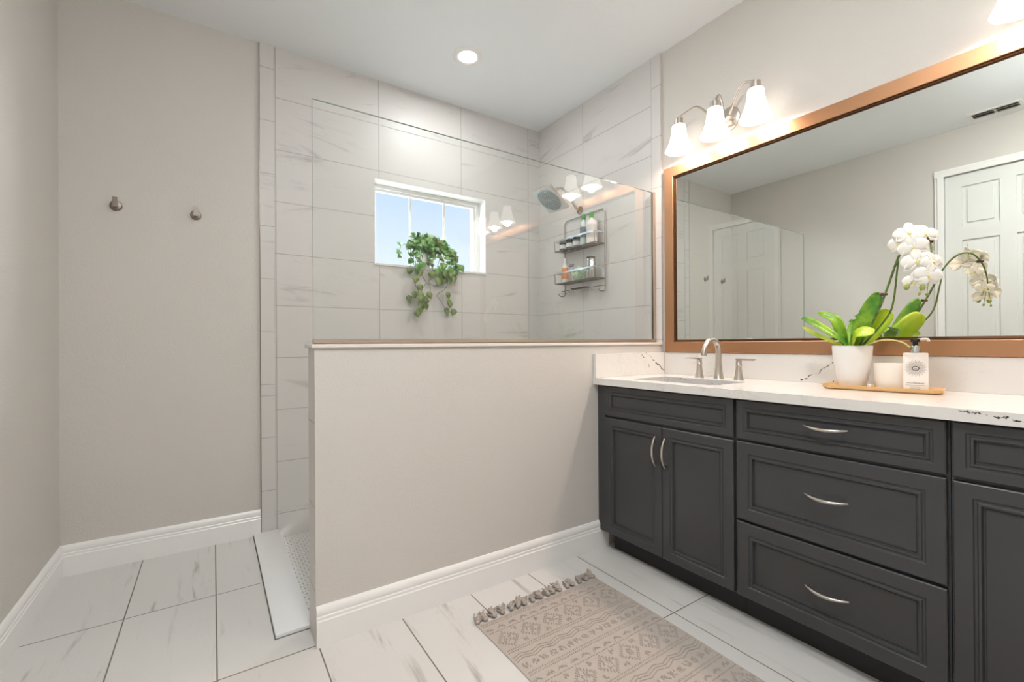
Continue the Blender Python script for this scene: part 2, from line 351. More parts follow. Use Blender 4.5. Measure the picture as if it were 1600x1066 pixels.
# half wall, its tiled end and shower side, its cap
sbox('wall_half', M_wall, ((0.926, YW0, -0.05), (XR, YW1 - 0.01, 1.080)))
sbox('trim_4', M_tile_strip_right, ((0.914, YW0 + 0.014, 0), (0.926, YW1, 1.080)), ((0.926, YW1 - 0.01, -0.05), (RS, YW1, 1.080)))
sbox('trim_5', M_wall, ((0.913, YW0 - 0.001, 0.0), (0.926, YW0 + 0.014, 1.080)))
sbox('trim_6', M_cap, ((0.903, YW0 - 0.010, 1.080), (RS, YW1 + 0.010, 1.0945)), bev=0.002)
sbox('trim_7', M_threshold, ((0.797, YW1 - 0.005, -0.02), (0.926, TB - 0.003, 0.014)), bev=0.002)
sbox('trim_8', mat('dark_threshold_joint', lin(92, 88, 82), 0.8), ((0.7935, YW1 - 0.009, -0.02), (0.7965, TB - 0.003, 0.0015)), ((0.7935, YW1 - 0.009, -0.02), (0.914, YW1 - 0.0055, 0.0015)))
# baseboards
BP = [(0, 0), (0.016, 0), (0.016, 0.092), (0.0135, 0.096), (0.0135, 0.106), (0.011, 0.110), (0.0125, 0.116), (0.0125, 0.128), (0.008, 0.138), (0.003, 0.1445), (0, 0.1445)]
def baseboard(name, runs):
    b = MB()
    for p0, p1, u in runs: b.prism(BP, p0, p1, u)
    o = b.build(name, M_trim, flat_angle=25); return struct(o)
baseboard('baseboard_back', [((0.0, YB, 0), (0.834, YB, 0), (0, -1, 0))])
baseboard('baseboard_left', [((0, 1.172, 0), (0, YB, 0), (1, 0, 0)), ((0, YF, 0), (0, 0.323, 0), (1, 0, 0))])
baseboard('baseboard_half', [((0.914, YW0, 0), (2.385, YW0, 0), (0, -1, 0))])
baseboard('baseboard_front', [((0, YF, 0), (XR, YF, 0), (0, 1, 0))])
baseboard('baseboard_right', [((XR, YF, 0), (XR, -0.36, 0), (-1, 0, 0))])

# ------------------------------------------------------------------ windows
def window1():
    Y = YB
    fr = MB()
    # painted reveal, outer frame and inner sash
    fr.box((WX0, TB - 0.002, WZ1 - 0.004), (WX1, Y + 0.11, WZ1 - .0002)).box((WX0 + .0002, TB - 0.002, WZ0), (WX0 + 0.004, Y + 0.11, WZ1 - 0.004)).box((WX1 - 0.004, TB - 0.002, WZ0), (WX1 - .0002, Y + 0.11, WZ1 - 0.004))
    for j, i, y0, y1 in ((0.004, 0.026, 0.080, 0.130), (0.030, 0.016, 0.096, 0.124)):
        x0, x1, z0, z1 = WX0 + j, WX1 - j, WZ0 + .003 + (j - .004) * 0.4, WZ1 - j
        w2 = i * .7
        fr.box((x0, Y + y0, z1 - i), (x1, Y + y1, z1)).box((x0, Y + y0, z0), (x1, Y + y1, z0 + i * 0.4)).box((x0, Y + y0, z0 + i * .4), (x0 + w2, Y + y1, z1 - i)).box((x1 - i, Y + y0, z0 + i * .4), (x1, Y + y1, z1 - i))
    root = struct(fr.build('window_1', M_trim, smooth=False, loc=(WX0, Y, WZ0)))
    sl = MB(); sl.box((WX0 - 0.004, TB - 0.008, WZ0 - 0.012), (WX1 + 0.004, Y + 0.11, WZ0 + 0.003), 0.002); sl.build('window_sill', M_threshold, root)
    for x in (1.790, 2.055):
        b = MB(); b.box((x - 0.006, Y + 0.108, WZ0 + 0.01), (x + 0.006, Y + 0.122, WZ1 - 0.02)); b.build('muntin', M_trim, root, smooth=False)
    p = MB(); p.box((WX0 + 0.02, Y + 0.112, WZ0 + 0.01), (WX1 - 0.02, Y + 0.116, WZ1 - 0.02)); p.build('window_pane', M_pane, root, smooth=False)
window1()
# ------------------------------------------------------------------ left-wall door (seen in the mirror)
def door():
    Y0, Y1, ZT = 0.385, 1.110, 2.466
    t = MB()
    t.box((-0.045, Y0 + 0.003, 0.01), (-0.020, Y1 - 0.003, ZT - 0.003))
    def panel(ya, yb, za, zb):
        for k, (i, d) in enumerate(((0.0, 0.005), (0.028, 0.003))):
            t.box((-0.022, ya + i, za + i), (-0.020 + d - 0.001, yb - i, zb - i), 0.0035)
    # stiles and rails raised above the sunk panel ground
    st = 0.105; mid = (Y0 + Y1) / 2
    cols = ((Y0 + st, mid - 0.045), (mid + 0.045, Y1 - st)); rows = ((0.22, 0.86), (0.98, 1.92), (2.03, 2.36))
    zs = [0.01, 0.22, 0.86, 0.98, 1.92, 2.03, 2.36, ZT - 0.003]
    for i in (0, 2, 4, 6): t.box((-0.021, Y0 + 0.003, zs[i]), (-0.010, Y1 - 0.003, zs[i + 1]))
    for a, c in ((Y0 + 0.003, cols[0][0]), (cols[0][1], cols[1][0]), (cols[1][1], Y1 - 0.003)): t.box((-0.021, a, 0.01), (-0.0101, c, ZT - 0.003))
    for ya, yb in cols:
        for za, zb in rows: t.box((-0.021, ya + 0.03, za + 0.03), (-0.012, yb - 0.03, zb - 0.03), 0.004)
    root = struct(t.build('door_1', M_door, smooth=False, loc=(0, Y0, 0)))
    c = MB(); cw = 0.058
    prof = [(0, 0), (0.018, 0), (0.018, cw - 0.02), (0.012, cw - 0.012), (0.010, cw), (0, cw)]
    c.prism(prof, (0, Y1, 0), (0, Y1, ZT), (1, 0, 0), (0, 1, 0)); c.prism(prof, (0, Y0, 0), (0, Y0, ZT), (1, 0, 0), (0, -1, 0)); c.prism(prof, (0, Y0 - cw, ZT), (0, Y1 + cw, ZT), (1, 0, 0), (0, 0, 1))
    c.box((-0.1, Y0 - 0.01, 0), (-0.001, Y0, ZT)).box((-0.1, Y1, 0), (-0.001, Y1 + 0.01, ZT)).box((-0.1, Y0 - 0.01, ZT), (-0.001, Y1 + 0.01, ZT + 0.01))
    struct(c.build('trim_9', M_trim, smooth=False))
    for z in (0.25, 1.37, 2.28):
        h = MB(); h.box((-0.014, Y0 - 0.006, z - 0.05), (-0.004, Y0 + 0.008, z + 0.05), 0.002); h.build('hinge', M_nickel_d, root)
    k = MB(); k.lathe([(0.026, 0), (0.026, 0.006), (0.011, 0.01), (0.010, 0.03), (0.022, 0.036), (0.027, 0.048), (0.020, 0.060), (0.0, 0.063)], n=24, m=Matrix.Translation((-0.010, Y1 - 0.06, 0.95)) @ Matrix.Rotation(PI / 2, 4, 'Y'))
    k.build('door_knob', M_nickel, root)
door()

# ------------------------------------------------------------------ shower glass
GY = 1.796
t = thing('shower_glass_panel', 'frameless clear glass panel standing on the half wall in front of the shower', 'glass panel', (1.88, GY, 1.0945))
b = MB(); b.box((0.918, GY - 0.005, 1.098), (RS - 0.002, GY + 0.005, 2.008))
o = b.build('pane', [M_glass, M_glass_edge], t, smooth=False)
for f in o.data.polygons:
    if abs(f.normal.y) < 0.5: f.material_index = 1
b = MB(); b.box((0.917, GY - 0.012, 1.0945), (RS, GY - 0.0055, 1.113)).box((0.917, GY + 0.0055, 1.0945), (RS, GY + 0.012, 1.113)).box((0.917, GY - 0.012, 1.0945), (RS, GY + 0.012, 1.0975)); b.build('bottom_channel', M_champ, t, smooth=False)
b = MB(); b.box((RS - 0.019, GY - 0.012, 1.113), (RS, GY - 0.0055, 2.008)).box((RS - 0.019, GY + 0.0055, 1.113), (RS, GY + 0.012, 2.008)); b.build('wall_channel', M_champ, t, smooth=False)

# ------------------------------------------------------------------ hooks
def hook(x, z, label):
    t = thing('robe_hook', label, 'hook', (x, YB, z), 'nickel robe hooks on the wall')
    R = Matrix.Translation((x, YB, z)) @ Matrix.Rotation(PI / 2, 4, 'X')
    b = MB(); b.lathe([(0.0, 0), (0.025, 0.0), (0.025, 0.005), (0.022, 0.012), (0.010, 0.014), (0.009, 0.034), (0.0, 0.034)], n=28, m=R); b.build('rosette', M_nickel_d, t)
    b = MB(); b.prism([(-0.010, -0.012), (0.010, -0.012), (0.009, 0.036), (-0.009, 0.036)], (x, YB - 0.030, z), (x, YB - 0.038, z), (1, 0, 0), (0, 0, 1)); b.build('peg', M_nickel_d, t, smooth=False)
hook(0.207, 1.794, 'round nickel robe hook nearer the left corner of the plain wall')
hook(0.534, 1.797, 'round nickel robe hook nearer the shower tiles, right one of the pair')

# ------------------------------------------------------------------ downlight, vent
def downlight(x, y, label, r=0.092, inner=0.056, z=ZC):
    t = thing('recessed_downlight', label, 'light', (x, y, z))
    b = MB(); b.lathe([(r, 0), (r, -0.004), (r - 0.006, -0.007), (inner + 0.006, -0.007), (inner, -0.003), (inner, 0.0)], (x, y, z), 40, cap=False); b.build('trim_ring', M_trim, t)
    b = MB(); b.lathe([(0.0, -0.004), (inner, -0.004), (inner, -0.001), (0, -0.001)], (x, y, z), 40, cap=False); b.build('lens', M_led, t)
downlight(1.905, 2.41, 'round white recessed downlight in the ceiling over the shower, switched on')
downlight(1.80, 0.60, 'recessed downlight in the ceiling in front of the vanity')  # unseen downlight, added as fill
M_dome = emis('opal_glass_dome', (0.95, 0.97, 0.98), K['dome'])  # glow of an unseen dome lamp, added to light ceiling and walls
for x, y, l in ((0.92, 0.24, 'round opal ceiling lamp near the left wall'),):
    t = thing('ceiling_lamp', l, 'light', (x, y, ZC))
    MB().lathe([(0.20, 0), (0.20, -.018), (0.195, -.022)], (x, y, ZC), 40).build('base_ring', M_nickel, t)
    MB().lathe([(0.190, -.020), (0.188, -.045), (0.16, -.075), (0.10, -.098), (0.0, -.110)], (x, y, ZC), 40, cap=False).build('glass_dome', M_dome, t)
t = thing('ceiling_vent', 'white rectangular air vent in the ceiling, seen in the mirror', 'vent', (0.165, 0.78, ZC))
b = MB(); b.box((0.085, 0.64, ZC - 0.006), (0.245, 0.66, ZC)).box((0.085, 0.905, ZC - 0.006), (0.245, 0.925, ZC)).box((0.085, 0.66, ZC - 0.006), (0.115, 0.905, ZC)).box((0.215, 0.66, ZC - 0.006), (0.245, 0.905, ZC)).box((0.115, 0.775, ZC - 0.006), (0.215, 0.79, ZC)); b.build('frame', M_trim, t, smooth=False)
b = MB(); b.box((0.112, 0.655, ZC - 0.0015), (0.218, 0.91, ZC - 0.0005)); b.build('duct_opening', M_cabin, t, smooth=False)  # thin dark sheet standing in for the shade inside the duct
for k in range(4):
    b = MB(); x = 0.128 + k * 0.025
    b.prism([(0, 0), (0.012, -0.008), (0.013, -0.007), (0.001, 0.001)], (x, 0.66, ZC - 0.002), (x, 0.905, ZC - 0.002), (1, 0, 0), (0, 0, 1)); b.build('slat', M_nickel_d if k % 2 else M_trim, t, smooth=False)

# ------------------------------------------------------------------ shower head
def shower_head():
    M_face = mat('chrome_spray_border', lin(205, 214, 214), 0.25, 0.3)
    root = thing('rain_shower', 'square chrome rain shower head on a curved arm from the tiled wall', 'shower head', (RS, 2.46, 2.07))
    c = Vector((2.555, 2.44, 2.087)); n = Vector((-0.588, 0.033, -0.808)).normalized(); ex = Vector((0, 1, 0.03)); ex = (ex - n * ex.dot(n)).normalized(); ey = n.cross(ex)
    m = Matrix((ex, ey, n)).transposed().to_4x4(); m.translation = c
    s = 0.105
    b = MB(); t = bmesh.new(); L_ = [(s - 0.014, -0.026), (s - 0.002, -0.018), (s, -0.012), (s, -0.002), (s - 0.002, 0)]
    rg = []
    for h, z in L_: rg.append([t.verts.new((sx_ * h, sy_ * h, z)) for sx_, sy_ in ((-1, -1), (1, -1), (1, 1), (-1, 1))])
    for p, q in zip(rg, rg[1:]):
        for i in range(4): t.faces.new((p[i], p[(i + 1) % 4], q[(i + 1) % 4], q[i]))
    t.faces.new(rg[0]); t.faces.new(rg[-1]); b.merge(t, m); o = b.build('body', [M_champ, M_face], root, smooth=False)
    for f in o.data.polygons:
        if f.normal.dot(n) > .9: f.material_index = 1
    b = MB(); b.lathe([(0.0, 0.0), (0.092, 0.0), (0.092, 0.003), (0.088, 0.004), (0.0, 0.004)], n=48, m=m, cap=False); b.build('face_plate', mat('grey_spray_face', lin(165, 176, 178), 0.25, 0.4), root)
    b = MB()
    for ring, (r, cnt) in enumerate(((0.020, 8), (0.034, 14), (0.050, 20), (0.066, 26), (0.080, 32))):
        for k in range(cnt):
            a = 2 * PI * k / cnt + ring * 0.1
            tt = bmesh.new(); bmesh.ops.create_cube(tt, size=1)
            for v in tt.verts: v.co = Vector((v.co.x * 0.009, v.co.y * 0.0028, v.co.z * 0.003))
            b.merge(tt, m @ Matrix.Translation((r * math.cos(a), r * math.sin(a), 0.005)) @ Matrix.Rotation(a + 0.5, 4, 'Z'))
    nz = b.build('nozzles', mat('dark_nozzle_rubber', lin(88, 100, 104), 0.6), root, smooth=False)
    bk = c - n * 0.024
    b = MB(); b.tube([bk, bk - n * 0.03], 0.016, 16).ball(bk - n * 0.036, 0.018); b.build('swivel', M_nickel_d, root)
    p0 = bk - n * 0.045
    b = MB(); b.tube([(RS, 2.46, 2.07), (RS - 0.04, 2.46, 2.085), (RS - 0.10, 2.458, 2.15), (RS - 0.17, 2.452, 2.195), p0 + Vector((0.03, 0, 0.035)), p0], 0.0095, 14, smooth=6); b.build('arm', M_nickel, root)
    b = MB(); b.lathe([(0, 0), (0.03, 0), (0.028, 0.006), (0.012, 0.010)], n=28, m=Matrix.Translation((RS, 2.46, 2.07)) @ Matrix.Rotation(-PI / 2, 4, 'Y')); b.build('flange', M_nickel_d, root)
shower_head()

# ------------------------------------------------------------------ shower caddy and its bottles
CY0, CY1 = 2.20, 2.62
def caddy():
    root = thing('shower_caddy', 'two-tier chrome wire shower caddy on the tiled wall', 'caddy', (RS, 2.41, 1.46))
    X = RS - 0.010
    b = MB(); b.tube([(X, CY1, 1.46), (X, CY1, 2.00), (X, CY1 - 0.02, 2.018), (X, CY0 + 0.02, 2.018), (X, CY0, 2.00), (X, CY0, 1.46)], 0.0035, 8); b.build('back_frame', M_nickel_d, root)
    for z, dz in ((1.853, 0.075), (1.612, 0.075)):
        b = MB(); xo = RS - 0.112
        b.box((xo - 0.0015, CY0 - 0.004, z - 0.006), (xo + 0.0015, CY1 + 0.006, z + 0.006)).box((xo, CY1, z - 0.006), (X, CY1 + 0.003, z + 0.006)).box((xo, CY0 - 0.003, z - 0.006), (X, CY0, z + 0.006))
        b.build('rail', M_chrome, root, smooth=False)
        b = MB(); zb = z - dz
        b.tube([(xo + 0.006, CY0, zb), (xo + 0.006, CY1, zb)], 0.003).tube([(X, CY0, zb), (X, CY1, zb)], 0.003)
        b.tube([(xo, CY1, z), (xo + 0.004, CY1, zb), (X, CY1, zb)], 0.003).tube([(xo, CY0, z), (xo + 0.004, CY0, zb), (X, CY0, zb)], 0.003)
        k = CY0 + 0.02
        while k < CY1: b.tube([(xo + 0.004, k, zb), (X, k, zb)], 0.0015, 6); k += 0.018
        b.build('basket', M_nickel_d, root)
    b = MB(); b.tube([(X, CY0, 1.49), (X - 0.035, CY0, 1.485), (X - 0.035, CY1, 1.485), (X, CY1, 1.49)], 0.0028)
    for k in range(9):
        y = CY0 + 0.03 + k * 0.045; b.tube([(X - 0.035, y, 1.485), (X - 0.040, y, 1.465), (X - 0.055, y, 1.460), (X - 0.062, y, 1.475)], 0.0016, 6)
    b.build('hook_bar', M_nickel_d, root)
    for y in (CY1, CY0):
        b = MB(); b.tube([(X, y, 1.47), (X - 0.01, y, 1.450), (X - 0.05, y, 1.448), (X - 0.065, y, 1.468)], 0.0032, smooth=3); b.build('side_hook', M_nickel_d, root)
caddy()
S1, S2 = 1.7815, 1.5405
BX = RS - 0.062
def lathe_obj(name, prof, loc, m_, parent=None, n=28): return MB().lathe(prof, loc, n).build(name, m_, parent)
def jar(y, m_, lid, label, r=0.030, h=0.058):
    t = thing('jar', label, 'jar', (BX, y, S1), 'small jars on the caddy')
    lathe_obj('body', [(r * .9, 0), (r, .004), (r, h), (r * .95, h + .002)], (BX, y, S1), m_, t); lathe_obj('lid', [(r * 1.02, h), (r * 1.02, h + .014), (r * .9, h + .016)], (BX, y, S1), lid, t)
    b = MB(); b.lathe([(r + .0006, h * .25), (r + .0006, h * .75)], (BX, y, S1), 28, cap=False); b.build('label_band', M_white, t)
M_dk = mat('dark_jar_glass', lin(58, 66, 78), 0.2); M_gy = mat('grey_lid', lin(120, 126, 132), 0.3)
jar(2.575, M_dk, M_gy, 'dark grey jar at the far left end of the upper caddy shelf')
jar(2.500, M_dk, M_blackp, 'dark jar with black lid second on the upper caddy shelf')
jar(2.428, M_gy, M_dk, 'grey jar third on the upper caddy shelf, left of the clear bottle')
M_clearp = mat('pale_translucent_plastic', lin(205, 216, 214), 0.15); M_grn = mat('green_cap', lin(74, 138, 60), 0.4); M_lab = mat('printed_grey_label', lin(130, 136, 140), 0.5)
def bottle(name, y, z, r, h, m_, capm, label, capr=0.013, caph=0.03, band=None, group=None, neck=0.012, x=BX, cat='bottle'):
    t = thing(name, label, cat, (x, y, z), group)
    lathe_obj('body', [(r * .92, 0), (r, .005), (r, h * .80), (r * .85, h * .88), (neck, h * .95), (neck, h)], (x, y, z), m_, t)
    lathe_obj('cap', [(capr, h), (capr, h + caph), (capr * .85, h + caph + .003)], (x, y, z), capm, t)
    if band:
        b = MB(); b.lathe([(r + .0007, h * band[1]), (r + .0007, h * band[2])], (x, y, z), 28, cap=False); b.build('label_band', band[0], t)
    return t
bottle('shampoo_bottle', 2.355, S1, 0.026, 0.185, M_clearp, M_grn, 'slim clear bottle with green top on the upper caddy shelf', band=(M_lab, .3, .7), capr=0.015, caph=0.035)
bottle('lotion_bottle', 2.275, S1, 0.038, 0.180, mat('white_plastic', lin(232, 228, 224), 0.25), M_grn, 'wide white bottle with green top on the upper caddy shelf', band=(mat('pale_label', lin(206, 200, 198), 0.5), .2, .72), capr=0.016, caph=0.035)
t = thing('body_wash_bottle', 'white lotion bottle with orange label on the lower caddy shelf', 'bottle', (BX, 2.56, S2))
b = MB(); b.lathe([(0.026, 0), (0.030, .006), (0.030, .09), (0.022, .125), (0.010, .145), (0.009, .155)], (0, 0, 0), 28, m=Matrix.Translation((BX, 2.56, S2)) @ Matrix.Diagonal((0.75, 1, 1, 1))); b.build('body', M_white, t)
b = MB(); b.lathe([(0.0306, .03), (0.0306, .092), (0.0268, .112)], (0, 0, 0), 28, m=Matrix.Translation((BX, 2.56, S2)) @ Matrix.Diagonal((0.76, 1, 1, 1)), cap=False); b.build('label_band', mat('orange_label', lin(222, 142, 84), 0.45, noise_amt=0.25, scale=60), t)
lathe_obj('cap', [(0.011, .155), (0.010, .18), (0.008, .183)], (BX, 2.56, S2), M_white, t)
t = thing('razor', 'white safety razor standing on the lower caddy shelf', 'razor', (BX - 0.01, 2.475, S2))
MB().tube([(BX, 2.475, S2), (BX - .004, 2.472, S2 + .06), (BX - .014, 2.468, S2 + .11)], [.005, .007, .005], 10, smooth=4).build('handle', M_white, t)
b = MB(); b.box((-.006, -.022, -.010), (.006, .022, .010), .002, Matrix.Translation((BX - .018, 2.467, S2 + .118)) @ Matrix.Rotation(0.5, 4, 'Y')); b.build('blade_head', M_gy, t)
t = bmesh.new(); bmesh.ops.create_icosphere(t, subdivisions=5, radius=0.046)
for v in t.verts:
    d = v.co.normalized(); v.co = v.co * (1 + 0.22 * math.sin(9 * d.x + 14 * d.z + 6 * noise.noise(d * 3)) * math.sin(11 * d.y + 5 * noise.noise(d * 4)))
b = MB(); b.merge(t, Matrix.Translation((BX, 2.405, S2 + .048)))
tag(b.build('mesh_sponge', mat('pale_green_mesh', lin(196, 214, 190), 0.7, noise_amt=0.12, scale=80), loc=(BX, 2.405, S2)), 'pale green puffy mesh sponge on the lower caddy shelf', 'sponge')
bottle('metal_canister', 2.285, S2, 0.034, 0.138, mat('silver_can', lin(190, 188, 186), 0.22, 0.9), mat('dark_lid', lin(70, 70, 68), 0.4), 'silver canister with dark lid on the lower caddy shelf', capr=0.031, caph=0.012, neck=0.031, cat='canister')
t = thing('hair_comb', 'dark comb lying on the hook bar under the caddy', 'comb', (RS - 0.04, 2.42, 1.487))
b = MB(); b.box((RS - 0.052, 2.34, 1.4885), (RS - 0.030, 2.50, 1.4945), 0.001)
for k in range(26): b.box((RS - 0.066, 2.343 + k * 0.006, 1.4895), (RS - 0.050, 2.3455 + k * 0.006, 1.4935))
b.build('teeth', M_blackp, t, smooth=False)

# ------------------------------------------------------------------ trailing plant on the window sill
def leaf_mesh(b, pos, direction, nrm, ln, wd, curl=0.15, mi=0):
    d = Vector(direction).normalized(); n = Vector(nrm); n = (n - d * n.dot(d)).normalized(); s_ = d.cross(n)
    prof = [(0, .05), (.08, .55), (.22, .95), (.42, 1.0), (.65, .72), (.85, .34), (1, .02)]
    L_, Cn, R_ = [], [], []
    for t_, w_ in prof:
        c = Vector(pos) + d * ln * t_ - n * curl * ln * t_ * t_
        L_.append(b.bm.verts.new(c + s_ * wd * .5 * w_ + n * wd * .12 * w_)); Cn.append(b.bm.verts.new(c)); R_.append(b.bm.verts.new(c - s_ * wd * .5 * w_ + n * wd * .12 * w_))
    for i in range(len(prof) - 1):
        for a, c in ((L_, Cn), (Cn, R_)):
            f = b.bm.faces.new((a[i], c[i], c[i + 1], a[i + 1])); f.material_index = mi
def solid(o, th=0.0006):
    m = o.modifiers.new('thickness', 'SOLIDIFY'); m.thickness = th; return o
def ivy():
    rng = random.Random(11)
    root = thing('trailing_plant', 'trailing green plant in a small white pot on the window sill', 'potted plant', (1.875, 3.012, WZ0 + 0.003))
    z0 = WZ0 + 0.003
    MB().lathe([(0.034, 0), (0.038, .003), (0.048, .095), (0.050, .10), (0.046, .10), (0.043, .085), (0, .085)], (1.875, 3.012, z0), 32).build('pot', M_white, root)
    V = [[(1.850, 2.99, 1.73), (1.82, 2.935, 1.70), (1.804, 2.922, 1.623), (1.804, 2.918, 1.586), (1.843, 2.918, 1.521), (1.870, 2.918, 1.498), (1.869, 2.918, 1.435)],
         [(1.843, 2.918, 1.516), (1.806, 2.916, 1.462), (1.823, 2.916, 1.426), (1.812, 2.916, 1.369), (1.744, 2.918, 1.299)],
         [(1.83, 2.99, 1.73), (1.78, 2.935, 1.69), (1.765, 2.925, 1.608), (1.758, 2.918, 1.545), (1.764, 2.918, 1.497), (1.783, 2.918, 1.461), (1.770, 2.918, 1.423), (1.699, 2.918, 1.401)],
         [(1.90, 2.99, 1.73), (1.96, 2.935, 1.70), (1.987, 2.925, 1.627), (2.001, 2.918, 1.570), (2.004, 2.918, 1.526), (1.986, 2.918, 1.486), (1.924, 2.918, 1.438), (1.944, 2.918, 1.407), (1.985, 2.918, 1.345), (2.035, 2.918, 1.315)],
         [(1.88, 2.98, 1.73), (1.892, 2.935, 1.69), (1.891, 2.922, 1.606), (1.890, 2.918, 1.556), (1.856, 2.918, 1.528), (1.904, 2.918, 1.500), (1.966, 2.918, 1.517)]]
    # arching runners that carry the crown
    arcs = []
    for k in range(34):
        a = rng.uniform(-0.92, 1.12); top = Vector((1.875 + a * 0.12, 2.985 + rng.uniform(-.03, .02), 1.79 + (1 - a * a) * 0.075 + rng.uniform(-.03, .01)))
        end = Vector((1.875 + a * rng.uniform(.12, .225) + rng.uniform(-.02, .02), 2.935 + rng.uniform(-.015, .025), 1.662 + rng.uniform(-.05, .09)))
        arcs.append([Vector((1.875 + a * .02, 3.012, 1.715)), (Vector((1.875 + a * .05, 3.01, 1.765))), top, (top + end) / 2 + Vector((a * .04, -.01, .02)), end])
    for v in V + arcs:
        MB().tube(v, 0.0018, 6, smooth=4).build('stem', M_vine, root)
    b = MB()
    spots = [(1.726, 1.586), (1.784, 1.585), (1.758, 1.533), (1.777, 1.479), (1.770, 1.429), (1.699, 1.401), (1.735, 1.427), (1.849, 1.434), (1.836, 1.389), (1.796, 1.362), (1.802, 1.338), (1.782, 1.319), (1.744, 1.299),
             (1.931, 1.533), (1.911, 1.582), (1.877, 1.573), (1.987, 1.601), (1.997, 1.442), (2.0, 1.384), (1.989, 1.326), (2.042, 1.321), (2.028, 1.372), (2.087, 1.640), (2.044, 1.590), (2.02, 1.62), (1.959, 1.584), (1.83, 1.40), (1.79, 1.40), (1.82, 1.35), (2.00, 1.545), (2.035, 1.555), (2.06, 1.60), (2.02, 1.58), (1.81, 1.63), (1.77, 1.62), (1.945, 1.62), (1.925, 1.60), (1.97, 1.64)]
    for x, z in spots:
        for r_ in range(2 if z > 1.5 else 1):
            d = Vector((rng.uniform(-.6, .6), -0.15, -1.0)); n = Vector((rng.uniform(-.4, .2), -1, rng.uniform(0, .4)))
            leaf_mesh(b, (x + rng.uniform(-.012, .012), 2.914 - rng.uniform(0, .02), z + .024), d, n, rng.uniform(.046, .062), rng.uniform(.040, .052), .12, 1 if z < 1.6 else 0)
    for a in arcs:
        cnt = 9
        for k in range(cnt):
            t_ = (k + .5) / cnt * (len(a) - 1); i = int(t_); p = a[i].lerp(a[i + 1], t_ - i)
            if t_ < .8: continue
            out = Vector(((p.x - 1.875) * 5 + rng.uniform(-.7, .7), rng.uniform(-1, -.1), rng.uniform(-1.1, .5)))
            n = Vector((rng.uniform(-.6, .4), -1, rng.uniform(.1, 1)))
            leaf_mesh(b, p + Vector((rng.uniform(-.01, .01), rng.uniform(-.025, 0), rng.uniform(-.01, .01))), out, n, rng.uniform(.038, .058), rng.uniform(.032, .046), .15, rng.choice((0, 0, 1, 2)))
    for v in b.bm.verts:
        if v.co.y > 3.06: v.co.y = 3.06
    o = b.build('foliage', [M_ivy, M_ivy2, M_ivy3], root); solid(o)
ivy()

# ------------------------------------------------------------------ vanity
CT0, CT1 = 0.873, 0.907         # counter bottom, top
XF = 2.312                       # face of doors and drawers
def face_panel(b, y0, y1, z0, z1, stile, x=XF, th=0.019):
    loops = [(0, th), (0, 0.003), (0.003, 0), (stile - 0.004, 0), (stile - .001, 0.004), (stile + 0.004, 0.0045), (stile + 0.007, 0.001), (stile + 0.012, 0.001), (stile + 0.015, 0.010), (stile + 0.0155, 0.012), (stile + .0185, .012), (stile + .020, .010)]
    t = bmesh.new(); rg = []
    for i, d in loops: rg.append([t.verts.new((x + d, yy, zz)) for yy, zz in ((y0 + i, z0 + i), (y1 - i, z0 + i), (y1 - i, z1 - i), (y0 + i, z1 - i))])
    for p, q in zip(rg, rg[1:]):
        for k in range(4): t.faces.new((p[k], p[(k + 1) % 4], q[(k + 1) % 4], q[k]))
    t.faces.new(rg[-1]); t.faces.new(rg[0][::-1]); b.merge(t)
def pull(parent, c, axis, ln=0.128):
    """bow pull, tapered at both ends"""
    y, z = c; pts = []; rr = []
    for k in range(13):
        s_ = k / 12 * 2 - 1; out = 0.008 + 0.022 * (1 - s_ * s_); sag = 0.005 * (1 - s_ * s_)
        pts.append((XF - out, y + s_ * ln / 2, z - sag + .003) if axis == 'y' else (XF - out, y, z + s_ * ln / 2)); rr.append(0.0028 + 0.0032 * (1 - s_ * s_))
    b = MB(); b.tube(pts, rr, 12)
    for s_ in (-0.74, 0.74):
        out = 0.008 + 0.022 * (1 - s_ * s_); sag = 0.005 * (1 - s_ * s_)
        q = (y + s_ * ln / 2, z - sag + .003) if axis == 'y' else (y, z + s_ * ln / 2)
        b.tube([(XF + 0.001, *q), (XF - out, *q)], 0.0035, 10)
    return b.build('handle', M_nickel, parent)
def cabinet(label, y0, y1, kind):
    """y0<y1; carcass, toe kick and fronts"""
    root = thing('vanity_cabinet', label, 'cabinet', (2.6, (y0 + y1) / 2, 0), 'vanity cabinets')
    b = MB(); b.box((XF + 0.020, y0 + .0005, 0.098), (XR - 0.004, y1 - .0005, CT0)); b.build('carcass', M_cab, root, smooth=False)
    b = MB(); b.box((XF + 0.075, y0 + .0005, 0.0), (XR - 0.004, y1 - .0005, 0.098)); b.build('toe_kick', M_cabin, root, smooth=False)
    g_ = 0.006
    def front(name, a, c, z0, z1, st):
        b = MB(); face_panel(b, a, c, z0, z1, st); return b.build(name, M_cab, root, smooth=False)
    if kind == 'drawers':
        for z0, z1, st, hz in ((0.715, 0.866, 0.030, 0.800), (0.404, 0.706, 0.048, 0.565), (0.106, 0.394, 0.048, 0.250)):
            d = front('drawer', y0 + g_, y1 - g_, z0, z1, st); pull(d, ((y0 + y1) / 2 - 0.008, hz), 'y')
    else:
        front('false_front', y0 + g_, y1 - g_, 0.715, 0.866, 0.030)
        mid = (y0 + y1) / 2 - (0.008 if kind == 'left' else -0.008)
        for a, c, hy in ((y0 + g_, mid - .0015, mid - .024), (mid + .0015, y1 - g_, mid + .030)):
            d = front('door', a, c, 0.106, 0.704, 0.043); pull(d, (hy, 0.59), 'z', 0.135)
    return root
YA = YW0 - 0.018                # plane of the baseboard-clad half wall
cl = cabinet('charcoal vanity cabinet with two doors under the sink, beside the half wall', 0.983, 1.690, 'left')
